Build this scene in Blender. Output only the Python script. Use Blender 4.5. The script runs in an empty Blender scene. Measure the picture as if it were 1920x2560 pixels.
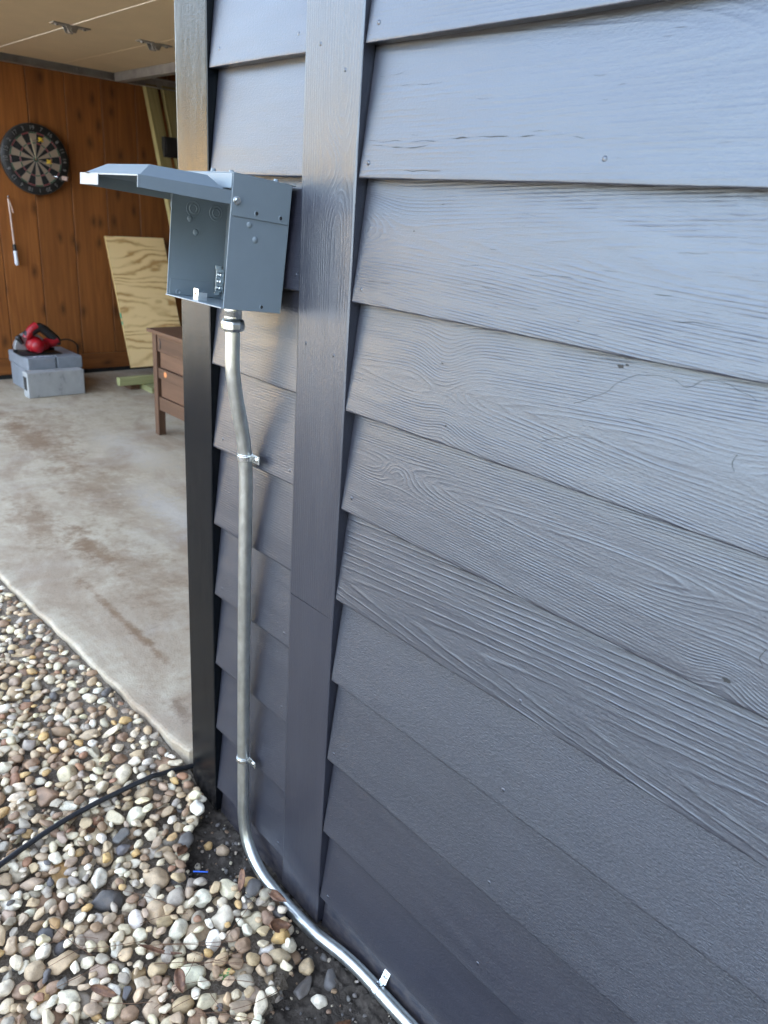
import bpy, bmesh, math, random
import numpy as np
from mathutils import Vector, Matrix, Euler

S = bpy.context.scene
COL = S.collection
R = math.radians

# ------------------------------------------------------------------ camera
CAM_LOC = (1.0280, -0.7587, 1.3112)
RT = Vector((0.66952627, 0.73939814, 0.07088705))
DN = Vector((0.31371245, -0.19497549, -0.92928416))
FW = Vector((-0.67328974, 0.64441831, -0.36249961))
FPX = 1896.99                                  # focal length in pixels of the 1920 x 2560 frame
cam = bpy.data.cameras.new('camera')
camo = bpy.data.objects.new('camera', cam); COL.objects.link(camo)
camo.matrix_world = Matrix(((RT.x, -DN.x, -FW.x, CAM_LOC[0]),
                            (RT.y, -DN.y, -FW.y, CAM_LOC[1]),
                            (RT.z, -DN.z, -FW.z, CAM_LOC[2]), (0, 0, 0, 1)))
cam.sensor_fit = 'VERTICAL'; cam.sensor_height = 9.8; cam.sensor_width = 7.35
cam.lens = 9.8 * FPX / 2560.0
cam.clip_start = 0.02; cam.clip_end = 500
cam.dof.use_dof = True; cam.dof.focus_distance = 1.32; cam.dof.aperture_fstop = 2.0
S.camera = camo

# ------------------------------------------------------------------ light
SUN_EL, SUN_AZ = 30.0, 12.0                    # sun behind the garage (+y), a little to the right
wd = bpy.data.worlds.new('World'); S.world = wd; wd.use_nodes = True
nt = wd.node_tree; nt.nodes.clear()
sky = nt.nodes.new('ShaderNodeTexSky'); sky.sky_type = 'NISHITA'; sky.sun_disc = False
sky.sun_elevation = R(SUN_EL); sky.sun_rotation = R(SUN_AZ)
sky.air_density = 1.0; sky.dust_density = 3.0; sky.ozone_density = 1.0
bg = nt.nodes.new('ShaderNodeBackground'); bg.inputs[1].default_value = 0.15
wo = nt.nodes.new('ShaderNodeOutputWorld')
hs = nt.nodes.new('ShaderNodeHueSaturation'); hs.inputs['Saturation'].default_value = 0.74
tint = nt.nodes.new('ShaderNodeMix'); tint.data_type = 'RGBA'; tint.blend_type = 'MULTIPLY'; tint.inputs[0].default_value = 1.0
tint.inputs[7].default_value = (1.03, 1.0, 0.97, 1)          # thin high haze: whiter, warmer sky
nt.links.new(sky.outputs[0], hs.inputs['Color']); nt.links.new(hs.outputs[0], tint.inputs[6]); nt.links.new(tint.outputs[2], bg.inputs[0]); nt.links.new(bg.outputs[0], wo.inputs[0])
sl = bpy.data.lights.new('sun', 'SUN'); sl.energy = 5.0; sl.angle = R(0.5); sl.color = (1.0, 0.90, 0.76)
so = bpy.data.objects.new('sun', sl); COL.objects.link(so)
d_sun = Vector((math.sin(R(SUN_AZ)) * math.cos(R(SUN_EL)), math.cos(R(SUN_AZ)) * math.cos(R(SUN_EL)), math.sin(R(SUN_EL))))
so.rotation_euler = d_sun.to_track_quat('Z', 'Y').to_euler(); so.location = (0, 8, 12)

S.view_settings.view_transform = 'Standard'; S.view_settings.look = 'None'
S.view_settings.gamma = 1.0; S.view_settings.exposure = 3.75
S.render.engine = 'CYCLES'
S.cycles.use_denoising = True
S.cycles.max_bounces = 8; S.cycles.diffuse_bounces = 5; S.cycles.glossy_bounces = 4
S.cycles.sample_clamp_indirect = 8.0
S.cycles.caustics_reflective = False; S.cycles.caustics_refractive = False

rnd = random.Random(7)
rng = np.random.default_rng(11)

# ------------------------------------------------------------------ helpers
def proj(P):
    v = Vector(P) - Vector(CAM_LOC); z = v.dot(FW)
    return 960 + FPX * v.dot(RT) / z, 1280 + FPX * v.dot(DN) / z, z

def tag(o, label=None, cat=None, group=None, kind=None):
    if label: o['label'] = label
    if cat: o['category'] = cat
    if group: o['group'] = group
    if kind: o['kind'] = kind
    return o

def empty(name, loc, rot=(0, 0, 0), label=None, cat=None, group=None):
    o = bpy.data.objects.new(name, None); COL.objects.link(o)
    o.location = loc; o.rotation_euler = rot; o.empty_display_size = 0.05
    return tag(o, label, cat, group)

def link(name, me, mats, parent=None, smooth=False):
    for m in (mats if isinstance(mats, (list, tuple)) else [mats]):
        me.materials.append(m)
    if smooth:
        me.polygons.foreach_set('use_smooth', np.ones(len(me.polygons), dtype=bool))
    me.update()
    o = bpy.data.objects.new(name, me); COL.objects.link(o)
    if parent is not None: o.parent = parent
    return o

def fattr(me, name, vals):
    a = me.attributes.new(name, 'FLOAT', 'POINT'); a.data.foreach_set('value', np.asarray(vals, dtype=np.float32))

def cattr(me, name, vals):
    a = me.attributes.new(name, 'FLOAT_COLOR', 'POINT')
    v = np.asarray(vals, dtype=np.float32)
    if v.shape[1] == 3: v = np.hstack([v, np.ones((len(v), 1), dtype=np.float32)])
    a.data.foreach_set('color', v.ravel())

class MB:
    """collects shapes, then links them as ONE mesh object"""
    def __init__(s): s.v = []; s.f = []; s.m = []; s.sm = []
    def add(s, vs, fs, mat=0, smooth=False):
        b = len(s.v); s.v += [tuple(x) for x in vs]
        for f in fs: s.f.append(tuple(i + b for i in f)); s.m.append(mat); s.sm.append(smooth)
    def box(s, x0, x1, y0, y1, z0, z1, mat=0, M=None):
        vs = [Vector(p) for p in ((x0,y0,z0),(x1,y0,z0),(x1,y1,z0),(x0,y1,z0),(x0,y0,z1),(x1,y0,z1),(x1,y1,z1),(x0,y1,z1))]
        if M is not None: vs = [M @ p for p in vs]
        s.add(vs, [(0,3,2,1),(4,5,6,7),(0,1,5,4),(1,2,6,5),(2,3,7,6),(3,0,4,7)], mat)
    def cyl(s, a, b, r0, r1=None, n=24, mat=0, caps=True, smooth=True, ang=0):
        a = Vector(a); b = Vector(b); r1 = r0 if r1 is None else r1
        q = (b - a).to_track_quat('Z', 'Y')
        vs = []
        for c, r in ((a, r0), (b, r1)):
            for k in range(n):
                t = 2 * math.pi * k / n + ang
                vs.append(c + q @ Vector((r * math.cos(t), r * math.sin(t), 0)))
        s.add(vs, [(k, (k+1) % n, n + (k+1) % n, n + k) for k in range(n)], mat, smooth)
        if caps:
            s.add(vs[:n], [tuple(reversed(range(n)))], mat); s.add(vs[n:], [tuple(range(n))], mat)
    def lathe(s, a, axis, prof, n=24, mat=0, smooth=True, ang=0):
        """prof: list of (distance along axis, radius)"""
        a = Vector(a); q = Vector(axis).normalized().to_track_quat('Z', 'Y')
        vs = []
        for h, r in prof:
            for k in range(n):
                t = 2 * math.pi * k / n + ang
                vs.append(a + q @ Vector((r * math.cos(t), r * math.sin(t), h)))
        fs = []
        for j in range(len(prof) - 1):
            for k in range(n):
                fs.append((j*n + k, j*n + (k+1) % n, (j+1)*n + (k+1) % n, (j+1)*n + k))
        s.add(vs, fs, mat, smooth)
        L = len(prof) - 1
        if prof[0][1] > 1e-6: s.add(vs[:n], [tuple(reversed(range(n)))], mat)
        if prof[L][1] > 1e-6: s.add(vs[L*n:], [tuple(range(n))], mat)
    def tube(s, path, r, n=16, mat=0, caps=True):
        P = [Vector(p) for p in path]; N = len(P)
        rs = r if isinstance(r, (list, tuple)) else [r] * N
        up = None; vs = []
        for i in range(N):
            t = (P[min(i+1, N-1)] - P[max(i-1, 0)]).normalized()
            if up is None:
                up = Vector((0, 1, 0)) if abs(t.y) < 0.8 else Vector((1, 0, 0))
            u = (up - t * up.dot(t)).normalized(); w = t.cross(u); up = u
            for k in range(n):
                a = 2 * math.pi * k / n
                vs.append(P[i] + (u * math.cos(a) + w * math.sin(a)) * rs[i])
        fs = []
        for i in range(N-1):
            for k in range(n):
                fs.append((i*n + k, i*n + (k+1) % n, (i+1)*n + (k+1) % n, (i+1)*n + k))
        s.add(vs, fs, mat, True)
        if caps:
            s.add(vs[:n], [tuple(reversed(range(n)))], mat); s.add(vs[-n:], [tuple(range(n))], mat)
    def prism(s, poly, axis, lo, hi, mat=0):
        """poly in the two other axes (cyclic order), extruded along axis"""
        n = len(poly)
        def p3(a, b, h):
            return {0: (h, a, b), 1: (a, h, b), 2: (a, b, h)}[axis]
        vs = [p3(a, b, lo) for a, b in poly] + [p3(a, b, hi) for a, b in poly]
        s.add(vs, [tuple(range(n)), tuple(reversed(range(n, 2*n)))] + [(k, n+k, n + (k+1) % n, (k+1) % n) for k in range(n)], mat)
    def build(s, name, mats, parent=None, bevel=0, fix=True, seg=2):
        me = bpy.data.meshes.new(name); me.from_pydata(s.v, [], s.f)
        me.polygons.foreach_set('material_index', s.m); me.polygons.foreach_set('use_smooth', s.sm)
        if fix:
            bm = bmesh.new(); bm.from_mesh(me); bmesh.ops.recalc_face_normals(bm, faces=bm.faces); bm.to_mesh(me); bm.free()
        o = link(name, me, mats, parent)
        if bevel:
            md = o.modifiers.new('bevel', 'BEVEL'); md.width = bevel; md.segments = seg; md.limit_method = 'ANGLE'; md.angle_limit = R(40)
            md.harden_normals = False
        return o

def spline(pts, step=0.01):
    """Catmull-Rom through pts, resampled"""
    P = [Vector(p) for p in pts]; P = [P[0]*2 - P[1]] + P + [P[-1]*2 - P[-2]]
    out = []
    for i in range(1, len(P) - 2):
        n = max(2, int((P[i+1] - P[i]).length / step))
        for k in range(n):
            t = k / n; a, b, c, d = P[i-1], P[i], P[i+1], P[i+2]
            out.append(0.5 * ((2*b) + (c-a)*t + (2*a - 5*b + 4*c - d)*t*t + (3*b - a - 3*c + d)*t**3))
    out.append(P[-2]); return out

def vnoise(x, y, seed=0):
    """smooth value noise in [-1,1]"""
    x = np.asarray(x, float); y = np.asarray(y, float)
    xi = np.floor(x).astype(np.int64); yi = np.floor(y).astype(np.int64); fx = x - xi; fy = y - yi
    fx = fx*fx*(3 - 2*fx); fy = fy*fy*(3 - 2*fy)
    def h(a, b):
        n = (a * 374761393 + b * 668265263 + seed * 1442695041) & 0xffffffff
        n = ((n ^ (n >> 13)) * 1274126177) & 0xffffffff
        return ((n ^ (n >> 16)) & 0xffff) / 32767.5 - 1
    return (h(xi, yi)*(1-fx) + h(xi+1, yi)*fx)*(1-fy) + (h(xi, yi+1)*(1-fx) + h(xi+1, yi+1)*fx)*fy

def fbm(x, y, seed=0, oct=4):
    s = 0; a = 1; t = 0
    for k in range(oct):
        s = s + a * vnoise(x * 2**k, y * 2**k, seed + k*17); t += a; a *= .5
    return s / t

# ------------------------------------------------------------------ materials
class NT:
    def __init__(s, name):
        s.m = bpy.data.materials.new(name); s.m.use_nodes = True; s.t = s.m.node_tree; s.t.nodes.clear()
        s.out = s.n('ShaderNodeOutputMaterial'); s.b = s.n('ShaderNodeBsdfPrincipled'); s.l(s.b.outputs[0], s.out.inputs[0])
    def n(s, t, **k):
        o = s.t.nodes.new(t)
        for a, v in k.items(): setattr(o, a, v)
        return o
    def l(s, a, b): s.t.links.new(a, b)
    def set(s, **k):
        for a, v in k.items():
            i = s.b.inputs[{'color': 'Base Color', 'rough': 'Roughness', 'metal': 'Metallic', 'spec': 'Specular IOR Level', 'normal': 'Normal', 'coat': 'Coat Weight', 'coatr': 'Coat Roughness', 'ior': 'IOR'}[a]]
            if hasattr(v, 'links') or isinstance(v, bpy.types.NodeSocket): s.l(v, i)
            else: i.default_value = (v + (1,)) if isinstance(v, tuple) and len(v) == 3 else v
        return s
    def val(s, x):
        return x
    def math(s, op, a, b=None, c=None, clamp=False):
        o = s.n('ShaderNodeMath', operation=op); o.use_clamp = clamp
        for i, x in enumerate((a, b, c)):
            if x is None: continue
            if isinstance(x, bpy.types.NodeSocket): s.l(x, o.inputs[i])
            else: o.inputs[i].default_value = x
        return o.outputs[0]
    def pos(s): return s.n('ShaderNodeNewGeometry').outputs['Position']
    def obj(s): return s.n('ShaderNodeTexCoord').outputs['Object']
    def attr(s, name, out='Fac'): return s.n('ShaderNodeAttribute', attribute_name=name).outputs[out]
    def map(s, v, scale=(1, 1, 1), loc=(0, 0, 0), rot=(0, 0, 0)):
        o = s.n('ShaderNodeMapping'); s.l(v, o.inputs[0]); o.inputs['Scale'].default_value = scale; o.inputs['Location'].default_value = loc; o.inputs['Rotation'].default_value = rot
        return o.outputs[0]
    def noise(s, v, scale, detail=3, rough=.55, dist=0, out=0):
        o = s.n('ShaderNodeTexNoise'); s.l(v, o.inputs['Vector']); o.inputs['Scale'].default_value = scale; o.inputs['Detail'].default_value = detail
        o.inputs['Roughness'].default_value = rough; o.inputs['Distortion'].default_value = dist
        return o.outputs[out]
    def voro(s, v, scale, feat='F1', out='Distance', rnd=1, dim='3D'):
        o = s.n('ShaderNodeTexVoronoi', feature=feat, voronoi_dimensions=dim); s.l(v, o.inputs['Vector']); o.inputs['Scale'].default_value = scale; o.inputs['Randomness'].default_value = rnd
        return o.outputs[out]
    def ramp(s, f, stops, interp='LINEAR'):
        o = s.n('ShaderNodeValToRGB'); s.l(f, o.inputs[0]); o.color_ramp.interpolation = interp
        e = o.color_ramp.elements
        while len(e) < len(stops): e.new(0.5)
        for k, (p, c) in enumerate(stops):
            e[k].position = p; e[k].color = (c + (1,)) if isinstance(c, tuple) else (c, c, c, 1)
        return o.outputs[0]
    def mix(s, f, a, b, mode='MIX'):
        o = s.n('ShaderNodeMix', data_type='RGBA', blend_type=mode)
        for i, x in ((0, f), (6, a), (7, b)):
            if isinstance(x, bpy.types.NodeSocket): s.l(x, o.inputs[i])
            else: o.inputs[i].default_value = (x + (1,)) if isinstance(x, tuple) and len(x) == 3 else x
        return o.outputs[2]
    def bump(s, h, dist=.001, strength=1.0, base=None):
        o = s.n('ShaderNodeBump'); s.l(h, o.inputs['Height']); o.inputs['Distance'].default_value = dist; o.inputs['Strength'].default_value = strength
        if base is not None: s.l(base, o.inputs['Normal'])
        return o.outputs[0]

def paint_mat(name, color, rough, spec=.5, coat=0.0, ior=1.5, stint=(1, 1, 1)):
    """brushed paint over weathered cedar: 'ring' gives the growth rings, 'amp' how far they stand proud, 'stip' rough-sawn texture"""
    k = NT(name)
    ring = k.attr('ring'); amp = k.attr('amp'); stip = k.attr('stip')
    P = k.pos()
    gu = k.attr('gu'); gv = k.attr('gv')
    cv = k.n('ShaderNodeCombineXYZ'); k.l(gu, cv.inputs[0]); k.l(gv, cv.inputs[1]); V = cv.outputs[0]
    wob = k.noise(k.map(V, (7, 90, 1)), 1.0, 3, .6)
    rr = k.math('ADD', ring, k.math('MULTIPLY', k.math('SUBTRACT', wob, .5), .30))
    sn = k.math('SINE', k.math('MULTIPLY', rr, 6.28318))
    h1 = k.math('POWER', k.math('MULTIPLY_ADD', sn, .5, .5), k.math('MULTIPLY_ADD', amp, 3.0, .8))              # narrow raised latewood
    brk = k.ramp(k.noise(k.map(V, (9, 60, 1)), 1.0, 3, .6), [(.36, .10), (.62, 1.0)])
    h1 = k.math('MULTIPLY', k.math('MULTIPLY', h1, brk), k.math('MULTIPLY', amp, .30))   # mm
    fine = k.noise(k.map(V, (28, 560, 1)), 1.0, 3, .65)
    h2 = k.math('MULTIPLY', fine, k.math('MULTIPLY_ADD', amp, .34, .05))
    st = k.noise(k.map(V, (170, 560, 1)), 1.0, 4, .62)
    st2 = k.noise(k.map(V, (420, 60, 1)), 1.0, 3, .6)
    h3 = k.math('MULTIPLY', k.math('ADD', k.math('MULTIPLY', k.math('POWER', st, 2.0), 2.2), k.math('MULTIPLY', st2, .7)), k.math('MULTIPLY', stip, .55))
    roll = k.noise(k.map(V, (240, 240, 1)), 1.0, 4, .6)
    h4 = k.math('MULTIPLY', roll, .34)
    lum = k.noise(k.map(V, (4, 22, 1)), 1.0, 2, .5)
    h5 = k.math('MULTIPLY', lum, 1.3)
    h = k.math('ADD', k.math('ADD', k.math('ADD', h1, h2), k.math('ADD', h3, h4)), h5)
    nm = k.bump(h, .001, 1.0)
    spk = k.ramp(k.noise(k.map(V, (260, 260, 1)), 1.0, 2, .5), [(.735, 0.0), (.77, 1.0)])
    tone = k.ramp(k.noise(k.map(V, (3, 9, 1)), 1.0, 3, .5), [(.3, (.93, .93, .93)), (.7, (1.08, 1.08, 1.08))])
    c0 = k.mix(1.0, color, tone, 'MULTIPLY')
    dirt = k.attr('dirt')
    dn = k.math('MULTIPLY', dirt, k.ramp(k.noise(k.map(V, (40, 90, 1)), 1.0, 4, .6), [(.35, 0.0), (.7, 1.0)]))
    c1 = k.mix(k.math('MULTIPLY', spk, k.math('MULTIPLY_ADD', stip, .16, .02)), c0, (.42, .42, .44))
    c2 = k.mix(dn, c1, (.16, .13, .105))
    c2 = k.mix(k.attr('lap_band'), c2, (.022, .017, .014))                 # dark brown band with an uneven edge under each lap
    rg = k.math('MULTIPLY_ADD', k.noise(k.map(V, (6, 30, 1)), 1.0, 3, .5), .14, rough - .07)
    k.set(color=c2, rough=rg, spec=spec, normal=nm, ior=ior)
    k.b.inputs['Specular Tint'].default_value = (*stint, 1)
    if coat: k.set(coat=coat, coatr=.22)
    return k.m

GREY = (.0196, .0194, .0280)
M_SIDING = paint_mat('grey_siding_paint', GREY, .36, 1.0, ior=1.54, stint=(.78, .89, 1.0))
M_BLACK = paint_mat('black_trim_paint', (.0018, .0030, .0046), .22, .3)

def plain(name, color, rough=.5, metal=0.0, spec=.5, nscale=0, namp=0, bscale=0, bamp=0):
    k = NT(name)
    c = color
    if nscale:
        f = k.noise(k.obj(), nscale, 4, .6)
        c = k.mix(1.0, color, k.ramp(f, [(.3, 1.0 - namp), (.7, 1.0 + namp)]), 'MULTIPLY')
    k.set(color=c, rough=rough, metal=metal, spec=spec)
    if bscale: k.set(normal=k.bump(k.noise(k.obj(), bscale, 3, .5), bamp, 1.0))
    return k.m

M_BOX = plain('grey_enamel', (.182, .226, .256), .36, 0, .5, 30, .03, 260, .00006)
M_STEEL = plain('zinc_plated_steel', (.72, .76, .77), .24, 1.0, .5, 90, .12, 300, .00006)
M_DARKHOLE = plain('dark_hole', (.012, .013, .014), .7)
M_BLACKP = plain('black_plastic', (.012, .012, .013), .5)
M_RUBBER = plain('black_cable_jacket', (.014, .015, .018), .42)
M_DOOR = plain('cream_door_skin', (.60, .47, .29), .5, 0, .4, 5, .05, 60, .0004)
M_DULLSTEEL = plain('dull_galvanised_steel', (.34, .33, .31), .5, .8, .5, 12, .2)
M_GAP = plain('pale_door_seam', (.95, .90, .78), .8)  # pale strip standing just proud of one door joint
M_RED = plain('red_plastic', (.28, .004, .010), .4)
M_GUARD = plain('grey_guard_metal', (.4, .42, .44), .4, .7)
M_CASE = plain('blue_grey_case_plastic', (.195, .215, .24), .55, 0, .4, 18, .1)
M_STICKER = plain('orange_sticker', (.62, .10, .04), .6)
M_WHITE = plain('white_plastic', (.72, .75, .82), .4)
M_ROPE = plain('pinkish_twine', (.62, .47, .39), .85, 0, .2, 300, .25)
M_YELLOW = plain('yellow_flight', (.45, .30, .015), .5)
M_BLUE = plain('blue_wire_plastic', (.01, .08, .42), .4)
M_GREEN = plain('green_leaf', (.07, .14, .03), .5)
M_GREENP = plain('green_paint_smear', (.06, .30, .16), .6)
M_PATCH = plain('scraped_orange_wood', (.62, .22, .07), .6)

def conduit_mat():
    k = NT('galvanised_conduit_steel'); O = k.pos()
    a = k.noise(k.map(O, (70, 70, 45)), 1.0, 4, .65); b = k.noise(k.map(O, (260, 260, 90)), 1.0, 3, .6)
    c = k.ramp(a, [(.3, (.50, .51, .485)), (.55, (.60, .62, .59)), (.75, (.69, .71, .69))])
    pale = k.ramp(b, [(.66, 0.0), (.74, 1.0)])
    c = k.mix(k.math('MULTIPLY', pale, .5), c, (.80, .83, .84))
    k.set(color=c, metal=.92, rough=k.math('MULTIPLY_ADD', a, .14, .24), normal=k.bump(b, .0001, 1.0))
    return k.m
M_CONDUIT = conduit_mat()

def wood_mat(name, dark, light, scale=(1, 1, 1), rough=.55, tone=True, knots=0.0, bump=.0004):
    """coords: gu along the grain, gv across"""
    k = NT(name)
    cv = k.n('ShaderNodeCombineXYZ'); k.l(k.attr('gu'), cv.inputs[0]); k.l(k.attr('gv'), cv.inputs[1]); k.l(k.attr('tone'), cv.inputs[2]); V = cv.outputs[0]
    a = k.noise(k.map(V, (1.6*scale[0], 26*scale[1], 9)), 1.0, 4, .6, .6)
    b = k.noise(k.map(V, (5*scale[0], 130*scale[1], 9)), 1.0, 3, .6)
    f = k.math('ADD', k.math('MULTIPLY', a, .72), k.math('MULTIPLY', b, .28))
    c = k.ramp(f, [(.28, dark), (.72, light)])
    if knots:
        w = k.noise(k.map(V, (9, 14, 5)), 1.0, 2, .5, 0, 1)
        Vd = k.n('ShaderNodeVectorMath', operation='MULTIPLY_ADD'); k.l(w, Vd.inputs[0]); Vd.inputs[1].default_value = (.03, .03, 0); k.l(V, Vd.inputs[2])
        d = k.voro(k.map(Vd.outputs[0], (2.6, 5.2, 0)), 1.0, dim='2D')
        kn = k.ramp(d, [(.03, 1.0), (.075, .6), (.17, 0.0)])
        c = k.mix(k.math('MULTIPLY', kn, knots), c, (dark[0]*.16, dark[1]*.13, dark[2]*.12))
    if tone:
        t = k.ramp(k.attr('tone'), [(0, .72), (1, 1.2)])
        c = k.mix(1.0, c, t, 'MULTIPLY')
    k.set(color=c, rough=rough, spec=.4, normal=k.bump(f, bump, 1.0))
    return k.m
M_PANEL = wood_mat('stained_pine_panelling', (.150, .047, .010), (.31, .113, .027), knots=.65)
M_CRATE = wood_mat('brown_hardwood', (.055, .026, .014), (.135, .070, .040))
M_LUMBER = wood_mat('treated_lumber', (.20, .165, .065), (.40, .33, .15))
M_GREENLUM = wood_mat('green_treated_lumber', (.20, .20, .085), (.36, .36, .18))

def plywood_mat():
    k = NT('pine_plywood_face')
    cv = k.n('ShaderNodeCombineXYZ'); k.l(k.attr('gu'), cv.inputs[0]); k.l(k.attr('gv'), cv.inputs[1]); V = cv.outputs[0]
    w = k.noise(k.map(V, (5, 9, 1)), 1.0, 3, .55)
    r = k.math('ADD', k.attr('ring'), k.math('MULTIPLY', w, 1.5))
    s = k.math('MULTIPLY_ADD', k.math('SINE', k.math('MULTIPLY', r, 6.28)), .5, .5)
    s = k.math('MULTIPLY', k.math('POWER', s, 3.0), k.ramp(k.noise(k.map(V, (2.5, 7, 1)), 1.0, 2, .5), [(.36, .1), (.55, 1.0)]))
    f = k.noise(k.map(V, (12, 220, 1)), 1.0, 3, .6)
    c = k.mix(s, (.80, .58, .28), (.40, .20, .05))
    c = k.mix(k.math('MULTIPLY', f, .25), c, (.88, .68, .40))
    k.set(color=c, rough=.65, spec=.3)
    return k.m
M_PLY = plywood_mat()

BRN = (.19, .115, .062)
STAINS = [(-1.10, .155, .38, .022, 3.13, .8, BRN), (-1.75, .30, .30, .07, 2.9, .7, BRN), (-.58, .075, .10, .035, .3, .75, (.17, .115, .075)), (-2.1, .22, .35, .10, 2.8, .6, BRN), (-3.3, .62, .6, .16, 2.75, .6, BRN), (-1.5, .35, .5, .16, 2.6, .35, BRN),
          (-2.4, .62, .45, .2, 2.5, .45, BRN), (-2.9, 1.0, .5, .16, 2.2, .4, (.55, .53, .47)), (-1.9, .75, .5, .13, 2.7, .5, (.56, .54, .49)), (-3.6, .75, .5, .25, 2.4, .35, BRN)]
def concrete_mat():
    k = NT('stained_concrete'); P = k.pos()
    a = k.noise(k.map(P, (1.5, 2.6, 1)), 1.0, 6, .68, .5); b = k.noise(P, 9.0, 6, .7); c = k.noise(P, 160, 3, .6); e = k.noise(k.map(P, (3.0, 1.1, 1), (4, 2, 0), (0, 0, .5)), 1.0, 5, .65, .8)
    f2 = k.noise(P, 34.0, 5, .7)
    bb = k.math('ADD', k.math('MULTIPLY', b, .6), k.math('MULTIPLY', f2, .4))
    col = k.ramp(bb, [(.30, (.27, .21, .14)), (.48, (.41, .345, .25)), (.68, (.50, .44, .335))])
    st = k.ramp(a, [(.47, 0.0), (.62, .9)])
    col = k.mix(k.math('MULTIPLY', st, .6), col, (.225, .15, .095))
    st2 = k.ramp(e, [(.50, 0.0), (.72, .8)])
    col = k.mix(k.math('MULTIPLY', st2, .35), col, (.52, .49, .43))
    def blot(cx, cy, ax, ay, rot, amt, colr):
        v = k.map(k.map(P, (1, 1, 0), (-cx, -cy, 0)), (1/ax, 1/ay, 0), (0, 0, 0), (0, 0, -rot))
        ln = k.n('ShaderNodeVectorMath', operation='LENGTH'); k.l(v, ln.inputs[0])
        d_ = k.math('ADD', ln.outputs['Value'], k.math('MULTIPLY', k.math('SUBTRACT', bb, .5), 4.5))
        return k.mix(k.math('MULTIPLY', k.ramp(d_, [(.15, 1.0), (1.55, 0.0)]), amt), col, colr)
    for (cx, cy, ax, ay, rot, amt, colr) in STAINS: col = blot(cx, cy, ax, ay, rot, amt, colr)
    pit = k.ramp(c, [(.30, .75), (.45, 1.0)])
    col = k.mix(1.0, col, pit, 'MULTIPLY')
    h = k.math('ADD', k.math('MULTIPLY', b, 1.4), k.math('MULTIPLY', c, .8))
    k.set(color=col, rough=k.ramp(a, [(.35, .55), (.65, .75)]), spec=.4, normal=k.bump(h, .0012, 1.0))
    return k.m
M_CONC = concrete_mat()

def block_mat():
    k = NT('grey_block_concrete'); O = k.obj()
    a = k.noise(k.map(O, (14, 14, 9)), 1.0, 4, .6); b = k.noise(O, 120, 3, .6)
    col = k.ramp(a, [(.25, (.08, .085, .09)), (.42, (.30, .305, .30)), (.8, (.36, .365, .36))])
    k.set(color=col, rough=.85, spec=.2, normal=k.bump(b, .0012, 1.0))
    return k.m
M_BLOCK = block_mat()

def soil_mat():
    k = NT('dark_soil'); P = k.pos()
    a = k.noise(P, 40, 5, .65); b = k.noise(P, 260, 4, .7)
    col = k.ramp(a, [(.3, (.034, .028, .022)), (.65, (.088, .073, .058)), (.85, (.15, .13, .11))])
    ash = k.ramp(b, [(.68, 0.0), (.76, .5)])
    col = k.mix(ash, col, (.2, .19, .18))
    k.set(color=col, rough=.95, spec=.2, normal=k.bump(k.math('ADD', b, a), .004, 1.0))
    return k.m
M_SOIL = soil_mat()

def pebble_mat():
    k = NT('river_pebble_stone'); P = k.pos(); c = k.attr('col', 'Color')
    a = k.noise(P, 70, 4, .65, .4); b = k.noise(P, 420, 3, .65)
    v = k.voro(k.map(P, (1, 1, 1)), 130, 'DISTANCE_TO_EDGE')
    m = k.ramp(a, [(.25, (.72, .69, .66)), (.5, (1, 1, 1)), (.78, (1.14, 1.10, 1.04))])
    col = k.mix(1.0, c, m, 'MULTIPLY')
    g = k.ramp(b, [(.28, .72), (.45, 1.0), (.75, 1.07)])
    col = k.mix(.8, col, g, 'MULTIPLY')
    dirt = k.ramp(k.noise(P, 34, 4, .6), [(.54, 0.0), (.74, .55)])
    col = k.mix(dirt, col, (.20, .155, .11))
    k.set(color=col, rough=k.ramp(a, [(.3, .5), (.7, .72)]), spec=.4, normal=k.bump(k.math('ADD', a, k.math('MULTIPLY', b, .5)), .0012, 1.0))
    return k.m
M_PEB = pebble_mat()

def leaf_mat():
    k = NT('dry_leaf'); O = k.obj()
    a = k.noise(O, 120, 4, .6)
    k.set(color=k.ramp(a, [(.3, (.055, .022, .010)), (.7, (.20, .095, .045))]), rough=.6, normal=k.bump(a, .0008, 1.0))
    return k.m
M_LEAF = leaf_mat()
M_NEEDLE = plain('dry_pine_needle', (.13, .065, .03), .5)

# ------------------------------------------------------------------ ring fields of the boards
def ring_field(u, v, d, freq, seed):
    """growth rings of a flat-sawn board; d: v0 (pith line), dep, slope (taper, >0 opens to +u), knots [(u,v,su,sv,a)]"""
    n1 = fbm(u * 1.3, v * 5, seed) * d.get('w1', .012)
    n2 = fbm(u * 5, v * 26, seed + 5) * d.get('w2', .0010)
    r = np.sqrt((v - d['v0'] - .35 * n1) ** 2 + d['dep'] ** 2) - d['slope'] * u + n1 * .5 + n2
    for (ku, kv, su, sv, a) in d.get('knots', ()):
        q = ((u - ku) / su) ** 2 + ((v - kv) / sv) ** 2
        r = r + a * np.exp(-q)
    return r * freq

# ------------------------------------------------------------------ clapboard siding
E0 = 0.17
DZ = [-0.0097, -0.0034, 0.0028, 0.0095, 0.0055, 0.0036, 0.0013, -0.0021, -0.0014, -0.006]
def edge_z(n):
    if 0 <= n <= 9: return n * E0 + DZ[n]
    return n * E0 + (DZ[0] if n < 0 else DZ[9])
XB0, XB1 = 0.0, 0.1293           # batten
XT0, XT1 = -0.3892, -0.2785      # black door trim
REC = 0.0190                     # how far the top of an exposed board lies behind its bottom edge

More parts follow.
